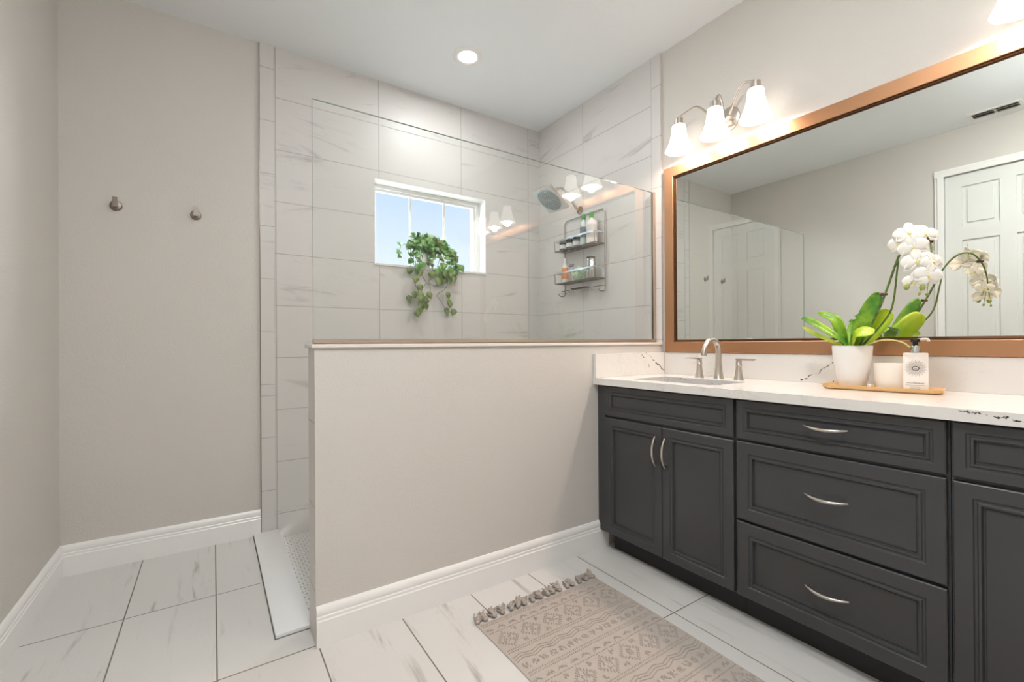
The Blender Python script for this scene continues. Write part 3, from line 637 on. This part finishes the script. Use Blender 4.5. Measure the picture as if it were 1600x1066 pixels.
b = MB(); b.box((XF + 0.012, 1.690, 0.098), (XF + 0.030, YW0 - .001, CT0)); b.build('filler_strip', M_cab, cl, smooth=False)
cabinet('charcoal vanity cabinet with three drawers, middle one of the row', 0.365, 0.982, 'drawers')
cabinet('charcoal vanity cabinet at the right edge, with a door under a false front', -0.345, 0.364, 'right')

SX0, SX1, SY0, SY1 = 2.385, 2.660, 1.115, 1.570
def countertop():
    root = thing('quartz_countertop', 'white quartz countertop with dark veins and a low backsplash on the vanity', 'countertop', (2.58, 0.7, CT0))
    b = MB(); bm = b.bm; o = [(2.291, -0.352), (XR - .001, -0.352), (XR - .001, YW0 - .001), (2.291, YW0 - .001)]
    r = 0.03; inner = []
    for cx_, cy_, a0 in ((SX0 + r, SY0 + r, PI), (SX1 - r, SY0 + r, 1.5 * PI), (SX1 - r, SY1 - r, 0), (SX0 + r, SY1 - r, .5 * PI)):
        for k in range(6): a = a0 + k / 5 * PI / 2; inner.append((cx_ + r * math.cos(a), cy_ + r * math.sin(a)))
    rings = {}
    for z in (CT0, CT1): rings[z] = ([bm.verts.new((*p, z)) for p in o], [bm.verts.new((*p, z)) for p in inner])
    for z in (CT0, CT1):
        O, I = rings[z]
        for q in range(4):
            for k in range(5): bm.faces.new((O[q], I[q * 6 + k], I[q * 6 + k + 1]))
            bm.faces.new((O[q], I[q * 6 + 5], I[(q * 6 + 6) % 24], O[(q + 1) % 4]))
    for w_ in (0, 1):
        A, B = rings[CT0][w_], rings[CT1][w_]; n = len(A)
        for i in range(n): bm.faces.new((A[i], A[(i + 1) % n], B[(i + 1) % n], B[i]))
    b.build('slab', M_quartz, root, smooth=False)
    MB().box((XR - .020, -0.352, CT1), (XR - .001, YW0 - .021, 1.034), .0015).build('backsplash', M_quartz, root, smooth=False)
    MB().box((2.291, YW0 - .020, CT1), (XR - .0005, YW0 - .001, 1.034), .0015).build('side_splash', M_quartz, root, smooth=False)
countertop()
def sink():
    root = thing('undermount_sink', 'white rectangular undermount sink set in the countertop', 'sink', ((SX0 + SX1) / 2, (SY0 + SY1) / 2, 0.74))
    b = MB(); bm = b.bm; rg = []
    for z, ins, r in ((CT0 - .0005, -0.012, .04), (CT0 - .0005, -0.002, .032), (CT0 - .03, 0.004, .035), (0.765, 0.022, .05), (0.748, 0.05, .05), (0.744, 0.10, .03)):
        x0, x1, y0, y1 = SX0 + ins, SX1 - ins, SY0 + ins, SY1 - ins; ring = []
        for cx_, cy_, a0 in ((x0 + r, y0 + r, PI), (x1 - r, y0 + r, 1.5 * PI), (x1 - r, y1 - r, 0), (x0 + r, y1 - r, .5 * PI)):
            for k in range(6): a = a0 + k / 5 * PI / 2; ring.append(bm.verts.new((cx_ + r * math.cos(a), cy_ + r * math.sin(a), z)))
        rg.append(ring)
    for p, q in zip(rg, rg[1:]):
        for i in range(24): bm.faces.new((p[i], p[(i + 1) % 24], q[(i + 1) % 24], q[i]))
    bm.faces.new(rg[-1]); b.build('bowl', M_sinkm, root)
    MB().lathe([(0.022, 0), (0.022, .003), (0.016, .004), (0, .002)], ((SX0 + SX1) / 2, (SY0 + SY1) / 2, 0.744), 24).build('drain', M_nickel, root)
sink()
def faucet():
    root = thing('bathroom_faucet', 'brushed nickel widespread faucet with arched spout behind the sink', 'faucet', (2.741, 1.31, CT1))
    z = CT1
    b = MB(); b.lathe([(0.026, 0), (0.024, .004), (0.017, .05), (0.015, .09)], (2.741, 1.31, z), 28)
    b.tube([(2.741, 1.31, z + .08), (2.741, 1.31, 1.045), (2.735, 1.31, 1.075), (2.712, 1.31, 1.098), (2.678, 1.31, 1.103), (2.645, 1.31, 1.090), (2.622, 1.31, 1.060), (2.615, 1.31, 1.026)], [.015, .0145, .0145, .0140, .0135, .013, .013, .013], 20, smooth=5)
    b.build('spout', M_nickel, root)
    for y, s_ in ((1.418, 1), (1.205, -1)):
        b = MB(); b.lathe([(0.024, 0), (0.023, .004), (0.016, .035), (0.0135, .068), (0.0150, .070), (0.0150, .074), (0.0135, .076), (0.0135, .094), (0.0, .096)], (2.741, y, z), 28)
        b.build('handle_base', M_nickel, root)
        ya, yb = sorted((y - s_ * .012, y + s_ * .080)); b = MB(); b.box((2.731, ya, z + .0965), (2.751, yb, z + .1035), .0025); b.build('lever', M_nickel, root)
faucet()

# ------------------------------------------------------------------ mirror
def mirror():
    y0, y1, z0, z1 = -0.345, 1.712, 1.0355, 2.122
    root = thing('wall_mirror', 'wide bronze-framed mirror on the wall above the vanity', 'mirror', (XR, 0.68, z0))
    def frame(loops, name, m_):
        b = MB(); bm = b.bm; rg = []
        for i, x in loops: rg.append([bm.verts.new((XR - x, yy, zz)) for yy, zz in ((y0 + i, z0 + i), (y1 - i, z0 + i), (y1 - i, z1 - i), (y0 + i, z1 - i))])
        for p, q in zip(rg, rg[1:]):
            for k in range(4): bm.faces.new((p[k], p[(k + 1) % 4], q[(k + 1) % 4], q[k]))
        return b.build(name, m_, root, smooth=False)
    frame([(0, 0.001), (0, 0.026), (0.002, 0.028), (0.058, 0.028), (0.060, 0.026), (0.060, 0.018)], 'frame', M_bronze)
    frame([(0.060, 0.018), (0.0635, 0.0175), (0.0640, 0.022), (0.068, 0.021), (0.068, 0.014), (0.072, 0.013), (0.074, 0.010)], 'inner_lip', M_bronze_d)
    MB().box((XR - 0.0125, y0 + .066, z0 + .066), (XR - 0.001, y1 - .066, z1 - .066)).build('mirror_glass', M_mirror, root, smooth=False)
mirror()

# ------------------------------------------------------------------ vanity lights
def vanity_light(dy, label):
    yc = 1.338 + dy; LX = 2.768; ZL = 2.002; root = thing('vanity_light', label, 'light', (XR, yc, 2.25), 'three-shade vanity lights')
    b = MB(); b.lathe([(0.0, 0), (0.062, 0), (0.062, .006), (0.05, .014), (0.0, .018)], n=36, m=Matrix.Translation((XR, yc - .02, 2.265)) @ Matrix.Rotation(-PI / 2, 4, 'Y') @ Matrix.Diagonal((1.0, 0.9, 1, 1))); b.build('back_plate', M_nickel, root)
    b = MB(); b.box((XR - .040, yc - .055, 2.215), (XR - .012, yc + .045, 2.235), .004).ball((XR - .05, yc - .045, 2.25), .014).ball((XR - .05, yc + .03, 2.25), .014).tube([(XR - .012, yc - .045, 2.25), (XR - .05, yc - .045, 2.25)], .008).tube([(XR - .012, yc + .03, 2.25), (XR - .05, yc + .03, 2.25)], .008); b.build('crossbar', M_nickel, root)
    for y in (1.552, 1.338, 1.128):
        y += dy; s_ = (y - yc)
        st = Vector((XR - .05, yc + (.03 if s_ > -.05 else -.045), 2.25))
        if abs(s_) < .05: st = Vector((XR - .05, yc - .02, 2.25))
        en = Vector((LX, y, 2.340)); mid = (st + en) / 2 + Vector((0, 0, .075)); 
        pts = [st, st.lerp(en, .22) + Vector((0, 0, .048)), mid, st.lerp(en, .8) + Vector((0, 0, .034)), en + Vector((-.004, (.01 if s_ > 0 else -.01), -.006))]
        b = MB(); b.tube(pts, .0065, 10, smooth=6, flat=1.0); b.build('arm', M_nickel, root)
        b = MB(); b.lathe([(0.010, .338), (0.022, .333), (0.024, .305), (0.030, .300), (0.030, .292)], (LX, y, ZL), 28); b.build('socket_cap', M_nickel, root)
        b = MB(); b.lathe([(r_, .296 - (.296 - z_) * .78) for r_, z_ in ((0.034, .296), (0.037, .285), (0.039, .25), (0.045, .21), (0.056, .165), (0.069, .128), (0.0745, .116), (0.0715, .116), (0.066, .130), (0.053, .167), (0.042, .211), (0.036, .25), (0.033, .285), (0.030, .294))], (LX, y, ZL), 40, cap=False)
        sh = b.build('lamp_shade', M_shade, root)
        b = MB(); b.ball((LX, y, 2.225), .022, 20, (1, 1, 1.25)); b.build('bulb', M_bulb, root)
        light('vanity_bulb_light', 'AREA', (LX, y, ZL + .160), K['bulb'], WARM, shape='DISK', size=0.10)
        light('vanity_bulb_glow', 'POINT', (LX, y, ZL + .150), K['glow'], WARM, shadow_soft_size=0.03)
vanity_light(0, 'nickel vanity light with three white bell shades, nearest the half wall')
vanity_light(-1.27, 'nickel vanity light with three white bell shades, over the right end of the mirror')

# ------------------------------------------------------------------ tray and what stands on it
TR = Matrix.Translation((2.685, 0.632, CT1)) @ Matrix.Rotation(math.radians(8), 4, 'Z')
def tray():
    b = MB(); bm = b.bm; rg = []
    for ins, z in ((0.012, 0), (0.003, .006), (0, .017), (0.004, .017), (0.008, .009), (0.014, .006)):
        hx, hy, c = .062 - ins, .176 - ins, .022
        pts = [(-hx, -hy + c), (-hx + c, -hy), (hx - c, -hy), (hx, -hy + c), (hx, hy - c), (hx - c, hy), (-hx + c, hy), (-hx, hy - c)]
        rg.append([bm.verts.new(TR @ Vector((*p, z))) for p in pts])
    for p, q in zip(rg, rg[1:]):
        for k in range(8): bm.faces.new((p[k], p[(k + 1) % 8], q[(k + 1) % 8], q[k]))
    bm.faces.new(rg[0]); bm.faces.new(rg[-1]); o = b.build('wooden_tray', M_wood, smooth=False, loc=(2.685, 0.632, CT1))
    tag(o, 'shallow light wooden tray on the countertop under the orchid', 'tray')
tray()
ZT = CT1 + .006
t = thing('candle', 'cream candle in a rounded frosted glass between the orchid pot and soap bottle', 'candle', (2.70, 0.605, ZT))
MB().lathe([(0.036, 0), (0.044, .006), (0.049, .03), (0.050, .092), (0.049, .096), (0.047, .095), (0.047, .085), (0.0, .083)], (2.70, 0.605, ZT), 36).build('candle_glass', M_wax, t)
MB().tube([(2.70, 0.605, ZT + .082), (2.70, 0.606, ZT + .092)], .0012, 6).build('wick', M_blackp, t)
t = thing('glass_bead', 'small clear glass ornament at the foot of the orchid pot', 'ornament', (2.625, 0.655, ZT)); t_ = t
MB().lathe([(0.008, 0), (0.009, .004), (0.006, .012), (0.008, .018), (0.0, .022)], (2.632, 0.648, ZT), 16).build('stopper', mat('clear_acrylic', lin(225, 230, 232), 0.05, 0.3), t_)

def soap():
    P = Vector((2.668, 0.525, ZT)); ang = math.atan2(-P.y, 0.607 - P.x)  # broad face turned towards the middle of the room
    R = Matrix.Translation(P) @ Matrix.Rotation(ang, 4, 'Z')
    root = thing('soap_dispenser', 'square white soap pump bottle with round patterned label and black collar', 'soap bottle', P)
    b = MB(); b.box((-.016, -.0335, 0), (.016, .0335, .137), .004, R); b.build('bottle', mat('frosted_white_bottle', lin(242, 234, 226), 0.18, noise_amt=0.01), root)
    b = MB(); b.lathe([(0.0135, .137), (0.0135, .159), (0.012, .161)], n=24, m=R); b.build('collar', M_chrome, root)
    b = MB(); b.lathe([(0.007, .160), (0.007, .174), (0.013, .175), (0.0135, .184), (0.012, .186), (0, .186)], n=24, m=R); b.build('pump', M_blackp, root)
    b = MB(); b.tube([R @ Vector((0, 0.0, .181)), R @ Vector((.002, .020, .186)), R @ Vector((.002, .032, .185)), R @ Vector((.002, .035, .177))], .004, 10, smooth=3); b.build('spout', M_white, root)
    # printed emblem: rings of small petals
    ink = mat('grey_label_ink', lin(112, 104, 98), 0.6); b = MB(); X = .0162; cz = .083
    def bar(y, z, l, w_, a):
        tt = bmesh.new(); bmesh.ops.create_cube(tt, size=1)
        for v in tt.verts: v.co = Vector((v.co.x * .0004, v.co.y * l, v.co.z * w_))
        b.merge(tt, R @ Matrix.Translation((X, y, z)) @ Matrix.Rotation(a, 4, 'X'))
    for r, n, l, w_ in ((.0125, 22, .0030, .0014), (.0160, 28, .0030, .0013), (.0195, 34, .0034, .0012), (.0232, 30, .0036, .0011), (.0270, 18, .0036, .0010)):
        for k in range(n):
            a = 2 * PI * (k + (r * 1000 % 2) / 2) / n; bar(r * math.cos(a), cz + r * math.sin(a), l, w_, a + .5 * (-1) ** k)
    b.build('emblem', ink, root, smooth=False)
    b = MB()
    for k in range(40):
        a = 2 * PI * k / 40; bar_r = .0088; tt = bmesh.new(); bmesh.ops.create_cube(tt, size=1)
        for v in tt.verts: v.co = Vector((v.co.x * .0005, v.co.y * .0030, v.co.z * .0019))
        b.merge(tt, R @ Matrix.Translation((X, bar_r * math.cos(a), cz + bar_r * .8 * math.sin(a))) @ Matrix.Rotation(a, 4, 'X'))
    for i in range(3):
        tt = bmesh.new(); bmesh.ops.create_cube(tt, size=1)
        for v in tt.verts: v.co = Vector((v.co.x * .0004, v.co.y * .0014, v.co.z * .005))
        b.merge(tt, R @ Matrix.Translation((X, -.003 + i * .003, cz)) @ Matrix.Rotation(.45 * (-1) ** i, 4, 'X'))
    b.build('monogram_ring', mat('dark_label_ink', lin(62, 54, 52), 0.6), root, smooth=False)
    b = MB(); rg_ = random.Random(3)
    for z, ya, yb, hgt in ((.0305, -.024, -.008, .0024), (.0310, -.006, .022, .0034), (.0235, -.026, .026, .0016), (.0175, -.014, .012, .0014), (.0105, -.014, .010, .0020)):
        y = ya
        while y < yb:
            l = rg_.uniform(.0009, .0026); tt = bmesh.new(); bmesh.ops.create_cube(tt, size=1)
            for v in tt.verts: v.co = Vector((v.co.x * .0004, v.co.y * l, v.co.z * hgt * rg_.uniform(.6, 1)))
            b.merge(tt, R @ Matrix.Translation((X, y, z))); y += l + .0008
    b.build('fine_print', ink, root, smooth=False)
soap()

def orchid():
    rng = random.Random(5); PX, PY = 2.692, 0.722
    root = thing('orchid_plant', 'white orchid with arching flower stem in a white pot on the tray', 'orchid', (PX, PY, ZT))
    MB().lathe([(0.040, 0), (0.043, .003), (0.050, .03), (0.057, .075), (0.063, .125), (0.0655, .158), (0.0645, .162), (0.061, .160), (0.058, .135), (0.0, .130)], (PX, PY, ZT), 44).build('pot', M_white, root)
    MB().ball((PX, PY, ZT + .128), .056, 20, (1, 1, .28)).build('moss', mat('bark_moss', lin(110, 120, 60), .9, noise_amt=.3, scale=60, bump=1, bscale=90), root)
    def leaf(pts, wd, m_, nrm, fold=.16):
        pts = [Vector(p) for p in pts]; P = []
        for i in range(len(pts) - 1):
            p0, p1, p2, p3 = pts[max(i - 1, 0)], pts[i], pts[i + 1], pts[min(i + 2, len(pts) - 1)]
            for k in range(7):
                t = k / 7; P.append(0.5 * ((2 * p1) + (p2 - p0) * t + (2 * p0 - 5 * p1 + 4 * p2 - p3) * t * t + (3 * p1 - p0 - 3 * p2 + p3) * t ** 3))
        P.append(pts[-1]); n_ = len(P); b = MB(); rows = []
        for i, p in enumerate(P):
            t = i / (n_ - 1); d = (P[min(i + 1, n_ - 1)] - P[max(i - 1, 0)]).normalized(); n = Vector(nrm); n = (n - d * n.dot(d)).normalized(); s_ = d.cross(n)
            w_ = wd * (0.34 + 0.66 * min(1, t * 2.2)) * math.sqrt(max(0.0, 1 - max(0, (t - .62) / .38) ** 2.2)) + .0006
            rows.append([b.bm.verts.new(p + s_ * w_ * .5 * q + n * wd * fold * abs(q) ** 1.3) for q in (-1, -.66, -.33, 0, .33, .66, 1)])
        for a, c in zip(rows, rows[1:]):
            for k in range(6): b.bm.faces.new((a[k], a[k + 1], c[k + 1], c[k]))
        o = b.build('leaf', m_, root, flat_angle=80); solid(o, .0022)
    z0 = 1.062
    leaf([(PX - .01, PY + .01, z0), (2.655, .765, 1.105), (2.635, .825, 1.155), (2.625, .875, 1.186)], .046, M_oleaf, (-.5, -.1, 1), .22)
    leaf([(PX - .005, PY + .015, z0 - .004), (2.672, .790, 1.090), (2.66, .85, 1.125), (2.65, .885, 1.150)], .036, M_olime, (-.3, -.2, 1))
    leaf([(PX, PY + .012, z0), (2.690, .748, 1.115), (2.685, .775, 1.175), (2.675, .835, 1.206)], .042, M_oleaf, (-.6, .3, .8), .22)
    leaf([(PX - .004, PY - .005, z0), (2.672, .695, 1.12), (2.655, .655, 1.205), (2.645, .618, 1.272)], .051, M_oleaf, (-1, -.2, .25), .14)
    leaf([(PX, PY - .012, z0), (2.700, .680, 1.105), (2.695, .635, 1.160), (2.69, .595, 1.205)], .072, M_olime, (-.9, -.1, .35), .12)
    leaf([(PX - .012, PY - .01, z0), (2.645, .695, 1.098), (2.622, .670, 1.122), (2.605, .622, 1.118)], .058, M_olime, (-.75, -.1, .7), .10)
    leaf([(PX + .008, PY + .002, z0), (2.735, .735, 1.11), (2.755, .735, 1.15), (2.76, .728, 1.180)], .040, M_oleaf, (-.9, .1, .5), .12)
    leaf([(PX + .012, PY - .004, z0), (2.745, .69, 1.10), (2.79, .665, 1.13), (2.82, .650, 1.142)], .046, M_oleaf, (-.4, -.2, 1), .12)
    S1_ = [(PX - .002, PY - .02, z0), (2.672, .672, 1.115), (2.650, .628, 1.195), (2.625, .588, 1.290), (2.603, .552, 1.385), (2.580, .515, 1.440), (2.555, .478, 1.447), (2.532, .452, 1.410), (2.505, .443, 1.365), (2.485, .441, 1.318)]
    MB().tube(S1_, [.0042, .004, .004, .0038, .0036, .0034, .0032, .003, .0026, .002], 10, smooth=6).build('stem', M_ostem, root)
    MB().tube([(PX + .003, PY - .022, z0), (2.665, .640, 1.125), (2.640, .590, 1.190), (2.622, .572, 1.235), (2.612, .562, 1.30), (2.600, .552, 1.372)], [.0036, .0034, .0033, .003, .003, .0026], 10, smooth=6).build('stem', M_ostem, root)
    MB().tube([(2.640, .668, 1.075), (2.625, .630, 1.088), (2.610, .590, 1.098), (2.605, .545, 1.088), (2.61, .525, 1.070)], .0022, 8, smooth=5).build('aerial_root', mat('pale_root', lin(190, 196, 116), .5), root)
    for p in ((2.632, .600, 1.262), (2.532, .452, 1.412), (2.668, .665, 1.130)):
        MB().tube([Vector(p) + Vector((0, .012, .001)), Vector(p) + Vector((0, -.008, -.001))], [.006, .004], 10).build('stem_clip', M_obark, root)
    FL = [((2.500, .508, 1.452), (-.75, -.25, .25), .052), ((2.505, .470, 1.440), (-.7, -.6, .2), .045), ((2.495, .530, 1.425), (-.8, .2, -.1), .046), ((2.470, .490, 1.400), (-.85, -.3, -.05), .050),
          ((2.455, .476, 1.352), (-.9, -.25, .05), .052), ((2.462, .445, 1.345), (-.5, -.8, .1), .044), ((2.445, .450, 1.305), (-.8, -.45, -.1), .046), ((2.440, .478, 1.288), (-.95, 0, -.1), .042), ((2.515, .480, 1.385), (.6, .5, -.1), .042), ((2.490, .462, 1.318), (.8, .1, -.3), .038)]
    stem_pts = [Vector(q) for q in S1_[5:]]
    for i, (c, n, r) in enumerate(FL):
        r *= .80; c = Vector(c) - Vector((0, .012, .010)); n = Vector(n).normalized(); up = Vector((0, 0, 1)); sx_ = up.cross(n).normalized(); uy = n.cross(sx_); roll = rng.uniform(-.3, .3)
        b = MB(); bm = b.bm
        for k, (a, wd, ln) in enumerate(((90, .62, 1.0), (212, .60, .95), (328, .60, .95), (8, 1.08, 1.0), (172, 1.08, 1.0))):
            a = math.radians(a) + roll; d = sx_ * math.cos(a) + uy * math.sin(a); s_ = n.cross(d)
            off = n * (.0015 if k > 2 else -.0015); rows = []
            for t in (0, .12, .3, .5, .7, .86, .96, 1.0):
                w_ = r * wd * (math.sin(PI * min(1, t * .82 + .09)) ** .8) * .5 * (1.0 if t < .96 else .6); cup = r * (.16 * t - .30 * t * t)
                cc = c + off + d * r * t + n * (cup + .006)
                rows.append([bm.verts.new(cc + s_ * w_ * q - n * r * .10 * q * q * (1 if k > 2 else -.6) + n * r * .03 * math.sin(7 * q + i + k)) for q in (-1, -.5, 0, .5, 1)])
            for p, q in zip(rows, rows[1:]):
                for j in range(4): bm.faces.new((p[j], p[j + 1], q[j + 1], q[j]))
        fo = b.build('flower', M_petal, root, flat_angle=80); solid(fo, .0008)
        lp = MB(); lp.ball(c + n * .008 - uy * .002, r * .11, 12).ball(c + n * .012 - uy * .008, r * .09, 10, (1, 1, .8)); o = lp.build('lip', M_lip, fo)
        q = min(stem_pts, key=lambda s: (s - c).length)
        MB().tube([c - n * .001, (c + q) / 2 + Vector((0, 0, .006)), q], .0011, 6, smooth=4).build('stalk', M_ostem, fo)
    for i, (p, r) in enumerate((((2.418, .481, 1.262), .0095), ((2.432, .447, 1.257), .0092), ((2.452, .460, 1.240), .005), ((2.445, .440, 1.236), .0045), ((2.51, .437, 1.300), .004))):
        b = MB(); b.ball(p, r, 14, (.85, .85, 1.15)); b.tube([Vector(p), (Vector(p) + Vector((2.485, .441, 1.318))) / 2 + Vector((0, 0, .006)), (2.485, .441, 1.318)], .0011, 6, smooth=3); b.build('bud', M_bud, root)
orchid()

# ------------------------------------------------------------------ rug
def rug():
    x0, x1, y0, y1 = 1.450, 2.078, 0.18, 1.520
    root = thing('bath_rug', 'taupe woven bath rug with raised pattern and tassels on the tile floor', 'rug', ((x0 + x1) / 2, (y0 + y1) / 2, 0))
    nx, ny = 60, 120; b = MB(); bm = b.bm
    def hgt(x, y): return .0050 + noise.noise(Vector((x * 60, y * 60, 0))) * .0006 - (.001 if min(x - x0, x1 - x, y1 - y, y - y0) < .008 else 0)
    def side(y): return .005 * math.sin((y1 - y) * 5.5)
    V = [[bm.verts.new((x0 + (x1 - x0) * i / nx + side(y1 - (y1 - y0) * j / ny), y1 - (y1 - y0) * j / ny, hgt(x0 + (x1 - x0) * i / nx, y1 - (y1 - y0) * j / ny))) for i in range(nx + 1)] for j in range(ny + 1)]
    for j in range(ny):
        for i in range(nx): bm.faces.new((V[j][i], V[j][i + 1], V[j + 1][i + 1], V[j + 1][i]))
    bl = [v for v in V[0]] + [V[j][nx] for j in range(1, ny + 1)] + [V[ny][i] for i in range(nx - 1, -1, -1)] + [V[j][0] for j in range(ny - 1, 0, -1)]
    low = [bm.verts.new((v.co.x, v.co.y, 0.0005)) for v in bl]; n = len(bl)
    for i in range(n): bm.faces.new((bl[i], bl[(i + 1) % n], low[(i + 1) % n], low[i]))
    b.build('woven_mat', M_rug, root, flat_angle=70)
    # raised yarn loops, laid out in bands of dashes, diamonds and chevrons
    rl = random.Random(4); verts = []; faces = []
    def loop(x, s_, a, l=.0085, w_=.0034, h=.0042):
        y = y1 - s_; xx = x + side(y)
        if not (x0 + .010 < x < x1 - .010 and y0 + .01 < y < y1 - .006): return
        ca, sa = math.cos(a), math.sin(a); i0 = len(verts)
        for t, k in ((-1, .25), (-.6, .85), (0, 1), (.6, .85), (1, .25)):
            for q in (-1, -.6, 0, .6, 1):
                px, py = t * l / 2, q * w_ / 2 * (.5 + .5 * k)
                verts.append((xx + px * ca - py * sa, y + px * sa + py * ca, .0042 + h * k * math.sqrt(max(0, 1 - q * q * .97))))
        for m_ in range(4):
            for n_ in range(4): p = i0 + m_ * 5 + n_; faces.append((p, p + 1, p + 6, p + 5))
    def J(v): return rl.uniform(-v, v)
    s0 = .016
    while s0 < y1 - y0:
        # two rows of short cross dashes
        for r_ in (0, .012):
            x = x0 + .014
            while x < x1: loop(x + J(.001), s0 + r_ + J(.001), PI / 2 + J(.2), .007); x += .0085
        # leafy tufts
        x = x0 + .02
        while x < x1 - .015:
            for k in range(7): loop(x + (k - 3) * .0048, s0 + .036 + J(.004) + abs(k - 3) * .0022, PI / 2 + (k - 3) * .16 + J(.25), .012)
            x += .052
        for r_ in (.060,):
            x = x0 + .014
            while x < x1: loop(x + J(.001), s0 + r_ + J(.001), J(.15), .010); x += .0125
        # large diamonds
        x = x0 + .055; c = s0 + .118
        while x < x1 - .03:
            for k in range(22):
                t = k / 22 * 4; q = int(t); f = t - q; P = ((0, -1), (1, 0), (0, 1), (-1, 0), (0, -1))
                px = P[q][0] * (1 - f) + P[q + 1][0] * f; py = P[q][1] * (1 - f) + P[q + 1][1] * f
                for sc_ in (1.0, .82): loop(x + px * .046 * sc_, c + py * .046 * sc_, (PI / 2 + J(.3)), .009)
            for k in range(16): loop(x + J(.020), c + J(.018), PI / 2 + J(.5), .011)
            for q in (-1, 1):
                for k in range(9): loop(x + .052 + J(.010), c + q * .038 + J(.008), PI / 2 + J(.6), .010)
            x += .104
        for r_ in (.176, .188):
            x = x0 + .014
            while x < x1: loop(x + J(.001), s0 + r_ + J(.001), PI / 2 + J(.2), .007); x += .0085
        # stepped chevrons
        for r_ in (.206, .218, .230):
            x = x0 + .014
            while x < x1:
                loop(x, s0 + r_ + .012 * abs(((x - x0) / .042) % 2 - 1) + J(.001), .4 * (1 if ((x - x0) / .042) % 2 < 1 else -1) + J(.2), .0095); x += .0088
        x = x0 + .03
        while x < x1 - .02:
            for k in range(14): loop(x + J(.013), s0 + .268 + J(.011), PI / 2 + J(.5), .011)
            x += .038
        s0 += .300
    me = bpy.data.meshes.new('raised_loops'); me.from_pydata(verts, [], faces); me.materials.append(M_rug2); me.polygons.foreach_set('use_smooth', [True] * len(me.polygons))
    me.transform(Matrix.Translation(-root.location)); o = bpy.data.objects.new('raised_pattern', me); C.objects.link(o); o.parent = root; o['kind'] = 'stuff'
    rg_ = random.Random(8)
    protos = []
    for k in range(17):
        xk = x0 + .012 + (x1 - x0 - .024) * k / 16 + rg_.uniform(-.006, .006); ang = rg_.uniform(-.5, .5); ln = rg_.uniform(.044, .062); b = MB()
        b.ball((xk, y1 + .008, .010), .010, 10, (1.1, 1, .8))
        for s_ in range(20):
            a = ang + rg_.uniform(-.55, .55); l = ln * rg_.uniform(.7, 1.0); r0 = rg_.uniform(.0030, .0044); h_ = rg_.uniform(.004, .024)
            b.tube([(xk + rg_.uniform(-.004, .004), y1 + .006, .010), (xk + math.sin(a) * l * .5 + rg_.uniform(-.005, .005), y1 + .006 + math.cos(a) * l * .5, h_), (xk + math.sin(a + .3) * l, y1 + .006 + math.cos(a) * l, max(.003, h_ - .008))], [r0, r0 * 1.1, r0 * .7], 5, smooth=3)
        b.build('tassel', M_tassel, root)
rug()
